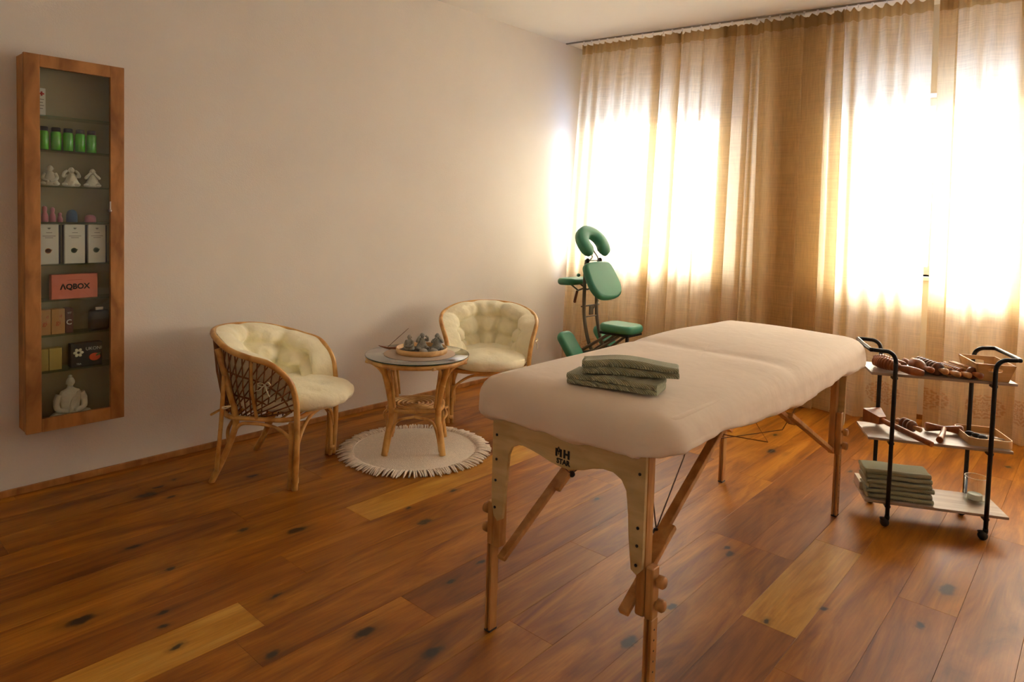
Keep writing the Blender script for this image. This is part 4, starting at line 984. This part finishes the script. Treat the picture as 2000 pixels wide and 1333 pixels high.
t = packet('pink_box', 'salmon pink flat box with black lettering on the sixth shelf', 'box', .918, 1.111, .9305, 1.047, M['box_pink'], .04, XI+.012)
text('\u039bQBOX', .036, M['ink_black'], t, (.0008, 0, .056), TX, bold=.0012, sx=.95)
MB().box((0, -.032, .088), (.0005, .030, .0895)).build('text_line', M['ink_red'], t)
for k, (ya, yb) in enumerate(((.868, .915), (.918, .973))):
    t = packet('tan_box', ('left', 'right')[k]+' tan paper box with red letters beside the brown box', 'box', ya, yb, .7645, .884, M['box_tan'], .04, XI+.01, 'tan boxes on the seventh shelf')
    text('gi', .030, M['ink_red'], t, (.0008, 0, .055), TX); text('d', .02, M['ink_red'], t, (.0008, .010, .085), TX)
t = packet('brown_box', 'dark brown box with a white letter C on the seventh shelf', 'box', .978, 1.010, .7645, .882, M['box_brown'], .05, XI)
text('C', .034, M['card_white'], t, (.0008, -.002, .050), TX, bold=.0006); text('VIT', .012, M['paper'], t, (.0008, 0, .095), TX)
t = thing('black_pouch', 'black rounded pouch with a pale tag at the right of the seventh shelf', 'pouch', (-3.73, 1.122, .7645))
MB().prism(roundpoly(.06, .085, .02), 0, .10, bev=.012).build('pouch_body', M['blackplastic'], t); MB().box((.022, -.022, .101), (.03, .012, .116), .002).build('pale_tag', M['paper'], t)
for k, (ya, yb) in enumerate(((.868, .905), (.908, .960))):
    packet('yellow_box', ('left', 'right')[k]+' plain mustard yellow box on the lowest glass shelf', 'box', ya, yb, .5935, .698, M['box_yellow'], .04, XI+.01, 'yellow boxes on the lowest glass shelf')
t = packet('tea_box', 'dark box printed with a white flower and orange fruit', 'box', .996, 1.131, .5935, .708, M['box_black'], .04, XI+.012)
text('UKONI', .022, M['card_white'], t, (.0008, .030, .084), TX)
fl = MB()
for q in range(6):
    a0 = q*pi/3; fl.ball((.0006, -.036+.014*cos(a0), .070+.014*sin(a0)), (.0008, .009, .007), 8, 6, Matrix.Rotation(a0, 4, 'X'))
fl.build('printed_flower', M['petal'], t)
MB().ball((.0006, .034, .042), (.0010, .026, .019), 14, 8).build('printed_fruit', M['orange'], t)
MB().ball((.0010, .048, .052), (.0010, .014, .005), 10, 6, Matrix.Rotation(.5, 4, 'X')).build('printed_leaf', M['leafg'], t)
text('TEA', .012, M['card_white'], t, (.0008, -.034, .014), TX)
# seated white statue
bu = thing('seated_statue', 'white seated meditating statue on the cabinet floor', 'statue', (-3.728, .998, z0+.0185), 0)
b = MB(); b.lathe([(0, 0), (.052, 0), (.058, .010), (.052, .026), (.040, .040), (.038, .060), (.043, .095), (.048, .122), (.040, .142), (.020, .152), (.013, .158), (.012, .168), (0, .17)], (0, 0, 0), 24, Matrix.Diagonal((.62, 1, 1, 1)))
b.build('torso', M['plaster'], bu)
for s in (-1, 1):
    MB().tube(cr_path([(-.005, s*.03, .030), (.012, s*.068, .024), (.034, s*.040, .020), (.042, -s*.01, .020)], 5), [.021]*5+[.022]*5+[.018]*5+[.010], 10).build('folded_leg', M['plaster'], bu)
    MB().tube(cr_path([(0, s*.046, .128), (.002, s*.058, .090), (.014, s*.052, .058), (.032, s*.012, .048)], 5), [.016]*5+[.014]*5+[.012]*5+[.009], 10).build('arm', M['plaster'], bu)
h = MB(); h.ball((.004, 0, .186), (.019, .0175, .023), 16, 12); h.ball((0, 0, .211), (.009, .009, .008)); h.ball((.023, 0, .185), (.003, .0025, .005))
for s in (-1, 1): h.ball((.002, s*.0175, .182), (.003, .002, .010))
h.build('head', M['plaster'], bu)
MB().tube(cr_path([(.024, .030, .140), (.028, .006, .110), (.030, -.006, .075), (.034, -.008, .055)], 5), .0035, 6).build('robe_fold', M['plaster'], bu)

# ------------------------------------------------------------------ green massage chair
mc = thing('massage_chair', 'green upholstered massage chair with steel frame in the corner', 'massage chair', (-3.05, 4.40, 0))
def pad(name, pts, th, center, up, nrm, parent=mc, bev=.024):
    """pts in (side=y, up) plane; nrm points out of the padded face"""
    nrm = Vector(nrm).normalized(); up = Vector(up); up = (up-nrm*up.dot(nrm)).normalized(); side = up.cross(nrm)
    m_ = Matrix(((side.x, up.x, nrm.x, center[0]), (side.y, up.y, nrm.y, center[1]), (side.z, up.z, nrm.z, center[2]), (0, 0, 0, 1)))
    a_ = sum(pts[i-1][0]*pts[i][1]-pts[i][0]*pts[i-1][1] for i in range(len(pts)))
    if a_ < 0: pts = pts[::-1]
    return MB().prism(pts, -th/2, th/2, m_, True, bev).build(name, M['green'], parent)
# cradle: horseshoe
hs = []; tiltn = Vector((.72, -.10, .55))
def horse(r0, r1):
    o = []
    for k in range(25): a = R(-62+304*k/24); o.append((.128*cos(a)*1.0, .142*sin(a)+.0))
    for k in range(25): a = R(242-304*k/24); o.append((.042*cos(a), .050*sin(a)))
    return o
nr = tiltn.normalized(); up = Vector((0, 0, 1)); up = (up-nr*up.dot(nr)).normalized(); side = up.cross(nr)
cc = Vector((-.015, 0, 1.175))
# horseshoe as swept cushion section
path = []
for k in range(29):
    a = R(-58+296*k/28); path.append(cc+side*(.106*cos(a))+up*(.110*sin(a)))
ro = []
for k in range(29):
    t_ = min(k, 28-k)/3.0; ro.append(.054*min(1, sqrt(max(.02, 1-(1-min(1, t_))**2))))
hm = MB()
seg = 14; T_ = []; v = []
for i, p in enumerate(path):
    a_ = path[max(0, i-1)]; b_ = path[min(28, i+1)]; tg = (b_-a_).normalized(); xx = tg.cross(nr).normalized()
    for k in range(seg):
        th_ = 2*pi*k/seg; c_, s_ = cos(th_), sin(th_)
        c_ = math.copysign(abs(c_)**.7, c_); s_ = math.copysign(abs(s_)**.7, s_)
        v.append(p+xx*ro[i]*c_+nr*.034*s_*(ro[i]/.043))
f = [(i*seg+k, i*seg+(k+1) % seg, (i+1)*seg+(k+1) % seg, (i+1)*seg+k) for i in range(28) for k in range(seg)]
hm.add(v, f, True); hm.f += [tuple(range(seg-1, -1, -1)), tuple(28*seg+k for k in range(seg))]; hm.sm += [True, True]
hm.build('face_cradle', M['green'], mc)
cfm = MB(); q1 = cc-nr*.04; cfm.tube([q1+up*.06, q1-up*.10+side*.03, (0.0, .06, 1.045)], .006, 8); cfm.tube([q1+up*.06, q1-up*.10-side*.03, (0.0, -.06, 1.045)], .006, 8); cfm.tube([(0, -.085, 1.045), (0, .085, 1.045)], .0055, 8)
cfm.build('cradle_bracket', M['steel'], mc)
for s in (-1, 1): MB().ball((0, s*.085, 1.045), (.018, .015, .020)).build('clamp', M['blackplastic'], mc)
# chest pad
chest = [(-.115, .135), (-.06, .15), (.06, .15), (.115, .135), (.135, .09), (.145, 0), (.14, -.07), (.11, -.13), (.05, -.158), (-.05, -.158), (-.11, -.13), (-.14, -.07), (-.145, 0), (-.135, .09)]
chs = [(p.x, p.y) for p in cr_path([(a, b, 0) for a, b in chest], 3, closed=True)]
pad('chest_pad', [(a_*1.26, b_*1.03) for a_, b_ in chs], .062, (.085, .005, .895), (-.50, 0, .87), (.87, -.05, .50))
pad('arm_rest', roundpoly(.32, .17, .06), .055, (-.175, 0, .868), (1, 0, .05), (-.05, 0, 1))
pad('seat_pad', roundpoly(.25, .30, .08), .066, (.275, 0, .545), (1, 0, 0), (0, 0, 1), bev=.026)
for s in (-1, 1):
    pad('knee_pad', roundpoly(.17, .30, .06), .06, (-.01, s*.24, .37), (-.62, 0, .78), (.78, 0, .62))
for s in (-1, 1):
    MB().tube(cr_path([(-.01, s*.085, 1.05), (-.02, s*.085, .95), (-.02, s*.085, .70), (-.005, s*.085, .55), (.05, s*.085, .38), (.18, s*.085, .20), (.34, s*.085, .08)], 6), .0145, 10).build('frame_tube', M['greysteel'], mc)
    MB().tube([(.22, s*.07, .50), (.02, s*.12, .36), (-.20, s*.14, .20), (-.36, s*.16, .04)], .012, 8).build('strut', M['greysteel'], mc)
    MB().tube([(.30, s*.07, .49), (.12, s*.10, .36), (-.02, s*.22, .33)], .010, 8).build('knee_arm', M['greysteel'], mc)
    MB().tube([(-.02, s*.085, .83), (-.10, s*.06, .80), (-.17, s*.06, .84)], .007, 8).build('arm_bracket', M['greysteel'], mc)
    MB().box((.32, s*.12-.02, 0), (.38, s*.12+.02, .07), .006).build('rubber_foot', M['blackplastic'], mc); MB().box((-.40, s*.16-.02, 0), (-.34, s*.16+.02, .05), .006).build('rubber_foot', M['blackplastic'], mc)
MB().tube([(-.02, -.12, .685), (-.02, .12, .685)], .006, 8).build('crossbar', M['greysteel'], mc); MB().tube([(-.012, -.085, .60), (-.012, .085, .60)], .005, 8).build('crossbar', M['greysteel'], mc)
MB().box((.14, -.10, .495), (.40, .10, .512), .004).build('seat_plate', M['blackplastic'], mc)
MB().tube([(.33, 0, .50), (.33, 0, .10)], .014, 10).build('seat_post', M['greysteel'], mc); MB().tube([(.35, -.14, .05), (.35, .14, .05)], .014, 10).build('base_bar', M['greysteel'], mc)
MB().tube([(-.37, -.18, .035), (-.37, .18, .035)], .014, 10).build('base_bar', M['greysteel'], mc)
MB().box((-.026, -.012, .61), (-.010, .035, .68), .003).build('bracket_plate', M['greysteel'], mc); MB().tube([(-.02, .012, .63), (0, .085, .72)], .005, 6).build('gas_strut', M['greysteel'], mc)
lv = MB(); lv.tube([(-.09, -.085, .80), (-.10, -.10, .72)], .011, 8); lv.ball((-.10, -.10, .715), .012); lv.build('lever', M['tooldark'], mc)
MB().ball((-.05, -.13, .93), (.016, .014, .014)).build('side_knob', M['green'], mc)

# ------------------------------------------------------------------ trolley
TO = Vector((-.711, 3.459, 0)); TA = atan2(.436, .9)
tro = thing('trolley', 'black tubular steel serving trolley with three grey oak shelves', 'trolley', tuple(TO), TA)
rp = .0095
for s, x0, x1 in ((-1, .0, -.108), (1, .395, .487)):
    yb_ = .27 if s < 0 else .262
    path = [(x0, 0, .045), (x0, 0, .70), (x0, 0, .765), (x0+s*.008, 0, .795), (x0+s*.03, 0, .813), (x0+s*.06, 0, .816), (x1-s*.012, .0, .818), (x1, .018, .819),
            (x1, yb_-.018, .822), (x1-s*.012, yb_, .823), (x0+s*.06, yb_, .822), (x0+s*.03, yb_, .818), (x0+s*.008, yb_, .80), (x0, yb_, .765), (x0, yb_, .70), (x0, yb_, .045)]
    MB().tube(cr_path(path, 5), rp, 12).build('side_frame', M['black'], tro)
    for y_ in (0, yb_):
        wl = MB(); wl.lathe([(0, 0), (.011, 0), (.011, .014), (0, .014)], (x0, y_, .038), 10)
        w_ = wl.build('caster', M['blackplastic'], tro)
        ww = MB(); ww.lathe([(0, -.011), (.017, -.011), (.019, -.007), (.019, .007), (.017, .011), (0, .011)], (x0-.010, y_, .0195), 18, Matrix.Rotation(pi/2, 4, 'X')); ww.build('wheel', M['blackplastic'], w_)
        MB().box((x0-.03, y_-.009, .030), (x0+.008, y_+.009, .041), .003).build('brake_pedal', M['blackplastic'], w_)
for zz in (.712, .408, .112):
    so = MB().box((-.095, .010, zz-.012), (.487, .262, zz), .0015).build('shelf', M['shelf'], tro)
    for x_, y_ in ((0, .0), (.395, .0), (0, .27), (.395, .262)):
        MB().box((x_-.012, min(y_, y_)-.004 if y_ == 0 else y_-.03, zz-.024), (x_+.012, .03 if y_ == 0 else y_+.004, zz-.012), .002).build('bracket', M['black'], so)
def on_tro(u, v, z): return tuple(TO+Vector((cos(TA)*u-sin(TA)*v, sin(TA)*u+cos(TA)*v, z)))
def rolltool(label, front, back, z, prof, mats, parts=None, name='massage_roller', group='wooden massage rollers on the trolley'):
    """prof: list of sections (part name, material, [(t,r),...]) along front->back, lengths in metres"""
    p = Vector(on_tro(front[0], front[1], z)); q = Vector(on_tro(back[0], back[1], z)); d = (q-p).normalized()
    t = thing(name, label, 'massage roller', tuple(p), 0, group)
    mat = d.to_track_quat('Z', 'Y').to_matrix().to_4x4()
    for nm_, mt_, pf in prof: MB().lathe([(r, s) for s, r in pf], (0, 0, 0), 18, mat).build(nm_, M[mt_], t)
    return t
zs = .7125
def handle(a, b, r=.0135): # little turned grip from a to b
    l = b-a; return [(a, 0), (a+.002, r*.6), (a+l*.15, r), (a+l*.5, r*.95), (a+l*.9, r*.62), (b, r*.55)]
def handle2(a, b, r=.0135): return [(a, r*.55), (a+(b-a)*.1, r*.62), (a+(b-a)*.5, r*.95), (a+(b-a)*.85, r), (b-.002, r*.6), (b, 0)]
# 1 egg-shaped roller
rolltool('massage roller with a smooth egg-shaped barrel on the top shelf', (.150, -.005), (.078, .205), zs+.031, [('handle', 'toolwood', handle(0, .055)), ('barrel', 'toolwood', [(.055, .008)]+[(.055+.11*k/12, .008+.023*sin(pi*k/12)**.8) for k in range(13)]), ('handle', 'toolwood', handle2(.165, .215))], None)
def ribbed(a, b, n, r, d=.006):
    o = [(a, .006)]
    for k in range(n):
        x0_ = a+(b-a)*k/n; l = (b-a)/n
        o += [(x0_+l*.08, r-d), (x0_+l*.25, r), (x0_+l*.7, r), (x0_+l*.9, r-d)]
    o += [(b, .006)]; return o
rolltool('dark massage roller with thick ribbed rings on the top shelf', (.205, -.015), (.120, .235), zs+.031, [('handle', 'toolpale', handle(0, .055)), ('ribbed_barrel', 'tooldark', ribbed(.055, .205, 7, .030, .009)), ('handle', 'toolpale', handle2(.205, .255))], None)
t = rolltool('massage roller with a beaded diamond-cut barrel on the top shelf', (.252, -.02), (.160, .24), zs+.024, [('handle', 'toolpale', handle(0, .06)), ('core', 'toolwood', [(.06, .006), (.062, .016), (.205, .016), (.207, .006)]), ('handle', 'toolpale', handle2(.207, .262))], None)
bd = MB(); p = Vector(on_tro(.252, -.02, 0)); q = Vector(on_tro(.160, .24, 0)); mat = (q-p).normalized().to_track_quat('Z', 'Y').to_matrix().to_4x4()
for k in range(12):
    for j in range(10):
        a = 2*pi*(j+.5*(k % 2))/10; bd.ball(mat @ Vector((.0175*cos(a), .0175*sin(a), .068+k*.0118)), .0055, 6, 4)
bd.build('cut_beads', M['pine'], t, 'stuff')
rolltool('massage roller with finely grooved barrel between two others on the top shelf', (.297, -.01), (.205, .225), zs+.022, [('handle', 'toolpale', handle(0, .055)), ('ribbed_barrel', 'toolwood', ribbed(.055, .19, 10, .021, .005)), ('handle', 'toolpale', handle2(.19, .245))], None)
t = rolltool('massage roller with long lengthwise flutes beside the pine box', (.335, -.03), (.252, .215), zs+.028, [('handle', 'toolwood', handle(0, .055)), ('end_collar', 'tooldark', [(.055, .006), (.056, .026), (.07, .027), (.071, .02)]), ('core', 'toolwood', [(.071, .006), (.072, .020), (.20, .020), (.201, .006)]), ('handle', 'toolpale', handle2(.201, .25))], None)
fb = MB(); p = Vector(on_tro(.335, -.03, 0)); q = Vector(on_tro(.252, .215, 0)); mat = (q-p).normalized().to_track_quat('Z', 'Y').to_matrix().to_4x4()
for j in range(10):
    a = 2*pi*j/10; fb.tube([mat @ Vector((.021*cos(a), .021*sin(a), .072)), mat @ Vector((.021*cos(a), .021*sin(a), .20))], .0058, 6)
fb.build('flutes', M['toolpale'], t, 'stuff')
# two curved ribbed grips at the left end of the shelf
def curved(label, pts, z, rads, mt_='toolwood'):
    P = cr_path([on_tro(a, b, z+c) for a, b, c in pts], 8); n = len(P)
    t = thing('curved_massage_roller', label, 'massage roller', tuple(P[0]), 0, 'wooden massage rollers on the trolley')
    o = P[0].copy(); P = [p_-o for p_ in P]
    k = int(n*.55)
    MB().tube(P[k-1:], [.013+.006*sin(pi*(i/(n-k))) for i in range(n-k+1)], 10).build('handle', M['toolpale' if 0 else mt_], t)
    rb = MB()
    for i in range(0, k, 2):
        d = (P[min(i+1, n-1)]-P[max(i-1, 0)]).normalized(); m_ = d.to_track_quat('Z', 'Y').to_matrix().to_4x4(); r_ = rads*(.7+.3*sin(pi*min(1, (i+1)/k*1.1)))
        rb.lathe([(0, -.006), (r_*.75, -.006), (r_, -.002), (r_, .002), (r_*.75, .006), (0, .006)], tuple(P[i]), 16, m_)
    rb.tube(P[:k], [rads*.5]*k, 8)
    rb.build('ribbed_head', M[mt_], t)
    return t
curved('curved ribbed massage roller nearest the left handle, front one', [(-.055, .125, 0), (-.030, .085, .002), (.0, .045, 0), (.035, .012, -.004), (.075, -.012, -.008), (.110, -.02, -.012)], zs+.030, .029)
curved('curved ribbed massage roller behind the front curved one', [(-.045, .185, 0), (-.015, .175, .004), (.02, .150, .002), (.05, .13, -.004), (.072, .115, -.006)], zs+.028, .026)
o = MB().ball((0, 0, 0), (.019, .019, .016), 14, 10); o = o.build('wooden_ball', M['toolwood']); o.location = on_tro(.055, .222, zs+.0165); tag(o, 'small round wooden massage knob behind the curved rollers', 'massage ball')
# pine box with handle slots
px_ = thing('pine_box', 'flared pale pine box with handle slots at the right of the top shelf', 'box', on_tro(.397, .115, zs), TA)
bw, bd_, tw, td, hh, tk = .118, .185, .155, .225, .078, .006
def wallp(p0_, p1_, p2_, p3_, slot, inward, nm_):
    p0_, p1_, p2_, p3_ = [Vector(p) for p in (p0_, p1_, p2_, p3_)]
    def pt_(a_, b_): return (p0_.lerp(p1_, a_)).lerp(p3_.lerp(p2_, a_), b_)
    iv = Vector(inward)*tk; v = []; f = []
    if not slot:
        c_ = [pt_(0, 0), pt_(1, 0), pt_(1, 1), pt_(0, 1)]; v = c_+[p+iv for p in c_]
        f = [(3, 2, 1, 0), (4, 5, 6, 7), (0, 1, 5, 4), (1, 2, 6, 5), (2, 3, 7, 6), (3, 0, 4, 7)]
        return MB().add(v, f).build(nm_, M['pine'], px_)
    inner = []; outer = []
    nn = 24
    for k in range(nn):
        a = 2*pi*k/nn; cx_, sy_ = cos(a), sin(a)
        inner.append((.5+.20*math.copysign(abs(cx_)**.6, cx_), .66+.11*math.copysign(abs(sy_)**.6, sy_)))
        q_ = max(abs(cx_), abs(sy_)); outer.append((.5+.5*cx_/q_, (.66+.34*sy_/q_) if sy_ > 0 else (.66+.66*sy_/q_)))
    for a_, b_ in inner+outer: v.append(pt_(a_, b_))
    v += [p+iv for p in v]; N2 = 2*nn
    for k in range(nn):
        j = (k+1) % nn
        f += [(k, j, nn+j, nn+k), (N2+k, N2+nn+k, N2+nn+j, N2+j), (k, N2+k, N2+j, j), (nn+k, nn+j, N2+nn+j, N2+nn+k)]
    return MB().add(v, f).build(nm_, M['pine'], px_)
B = [(-bw/2, -bd_/2, 0), (bw/2, -bd_/2, 0), (bw/2, bd_/2, 0), (-bw/2, bd_/2, 0)]; T = [(-tw/2, -td/2, hh), (tw/2, -td/2, hh), (tw/2, td/2, hh), (-tw/2, td/2, hh)]
MB().box((-bw/2, -bd_/2, 0), (bw/2, bd_/2, tk)).build('bottom', M['pine'], px_)
wallp(B[0], B[1], T[1], T[0], True, (0, 1, 0), 'end_wall'); wallp(B[2], B[3], T[3], T[2], True, (0, -1, 0), 'end_wall')
wallp(B[1], B[2], T[2], T[1], False, (-1, 0, 0), 'side_wall'); wallp(B[3], B[0], T[0], T[3], False, (1, 0, 0), 'side_wall')
# middle shelf
zm = .4085
pd = thing('wooden_paddle', 'long-handled wooden paddle with a flared square head on the middle shelf', 'massage paddle', on_tro(-.035, .20, zm), 0)
P = [Vector(on_tro(a, b, z))-Vector(on_tro(-.035, .20, zm)) for a, b, z in ((-.01, .19, zm+.040), (.145, -.065, zm+.016))]
MB().tube([P[0].lerp(P[1], k/10) for k in range(11)], [.012, .012, .0125, .013, .0135, .0135, .0135, .0135, .0135, .0135, .012], 12).build('handle', M['toolwood'], pd)
hd = MB(); d = (P[1]-P[0]).normalized(); sd = Vector((0, 0, 1)).cross(d).normalized()
A_ = P[0]+d*.02
v = []
for dist, wv_, hv in ((.0, .020, .018), (-.060, .048, .030), (-.072, .05, .031)):
    c_ = A_+d*dist+Vector((0, 0, .006 if dist < 0 else 0))
    for a_, b_ in ((-1, -1), (1, -1), (1, 1), (-1, 1)): v.append(c_+sd*wv_*a_+Vector((0, 0, hv*b_)))
f = [(0, 1, 2, 3), (11, 10, 9, 8)]
for r0 in (0, 4):
    for i in range(4): f.append((r0+i, r0+4+i, r0+4+(i+1) % 4, r0+(i+1) % 4))
hd.add(v, f); hd.build('square_head', M['toolwood'], pd)
rolltool('short stacked-ring massage roller lying on the middle shelf', (.150, .105), (.095, .225), zm+.028, [('handle', 'toolpale', handle(0, .05, .012)), ('ribbed_barrel', 'tooldark', ribbed(.05, .125, 3, .027, .008)), ('handle', 'toolpale', handle2(.125, .165, .012))], None, group='wooden massage rollers on the trolley')
hm_ = thing('wooden_hammer', 'wooden T-shaped massage hammer on the middle shelf', 'massage hammer', on_tro(.27, .20, zm), TA)
MB().lathe([(0, -.078), (.020, -.078), (.022, -.070), (.012, -.012), (.011, 0), (.012, .012), (.022, .070), (.020, .078), (0, .078)], (0, 0, .023), 18, Matrix.Rotation(pi/2, 4, 'Y')).build('double_head', M['toolwood'], hm_)
MB().tube(cr_path([(0, -.005, .024), (-.035, -.10, .022), (-.072, -.185, .0165)], 5), [.0095+.0005*k for k in range(11)], 12).build('handle', M['toolwood'], hm_)
tr2 = thing('oblong_tray', 'shallow rounded pine tray on the middle shelf holding stone-headed spoons', 'tray', on_tro(.415, .155, zm), TA)
rpo = roundpoly(.175, .225, .03, 6); rpi = roundpoly(.167, .217, .027, 6); n = len(rpo)
v = [Vector((x_, y_, z_)) for (pp, z_) in ((rpo, 0), (rpo, .034), (rpi, .034), (rpi, .004)) for x_, y_ in pp]
f = [(k*n+i, k*n+(i+1) % n, (k+1)*n+(i+1) % n, (k+1)*n+i) for k in range(3) for i in range(n)]+[tuple(3*n+i for i in range(n)), tuple(range(n-1, -1, -1))]
MB().add(v, f, False).build('tray_body', M['pine'], tr2)
for k in range(3):
    sp0 = thing('stone_spoon', ('left', 'middle', 'right')[k]+' metal spoon with a dark stone head in the pine tray', 'spoon', on_tro(.375+k*.018, .185-k*.024, zm+.0045), TA+R(-18+k*6), 'stone-headed spoons in the pine tray')
    MB().ball((0, 0, .012), (.021, .014, .0115), 14, 9).build('stone_head', M['blackplastic'], sp0)
    MB().tube(cr_path([(.018, 0, .012), (.05, .0, .016), (.085, .004, .012)], 4), .003, 6).build('stem', M['steel'], sp0)
# lower shelf: towels
zl = .1125
tw0 = None
for k in range(6):
    o = folded(.275, .135, .0225, 1, 20+k).build('folded_towel', M['towel2']); dx_ = random.uniform(-.006, .006)
    o.location = on_tro(.056+dx_-.003*k, .098+dx_, zl+.0228*k); o.rotation_euler = (0, 0, TA+random.uniform(-.03, .03))
    tag(o, 'pale sage folded towel, %s in the stack on the lowest trolley shelf' % ('lowest', 'second from the bottom', 'third from the bottom', 'fourth from the bottom', 'second from the top', 'topmost')[k], 'towel', 'folded towels stacked on the trolley')
bk = thing('booklet', 'pale patterned paper booklet standing left of the towel stack', 'booklet', on_tro(-.084, .19, zl), TA)
MB().box((-.010, -.06, 0), (.010, .06, .036), .001).build('pages', M['paper'], bk); MB().box((-.0112, -.06, .0), (-.0102, .06, .032)).build('printed_cover', M['ink_pink'], bk)
cg = thing('candle_glass', 'clear straight glass holding a white tea light on the lowest shelf', 'candle holder', on_tro(.402, .16, zl), 0)
MB().lathe([(0, 0), (.044, 0), (.046, .003), (.046, .118), (.044, .118), (.0435, .012), (0, .010)], (0, 0, 0), 32).build('glass', M['glass'], cg)
MB().tube([(.045*cos(2*pi*k/32), .045*sin(2*pi*k/32), .118) for k in range(32)], .0012, 6, closed=True).build('rim', M['wax'], cg)
tl_ = MB().lathe([(0, 0), (.030, 0), (.030, .022), (.028, .024), (.026, .022), (0, .021)], (0, 0, 0), 24).build('tea_light', M['wax']); tl_.location = on_tro(.402, .16, zl+.0125); tag(tl_, 'white round tea light standing inside the clear glass', 'candle')
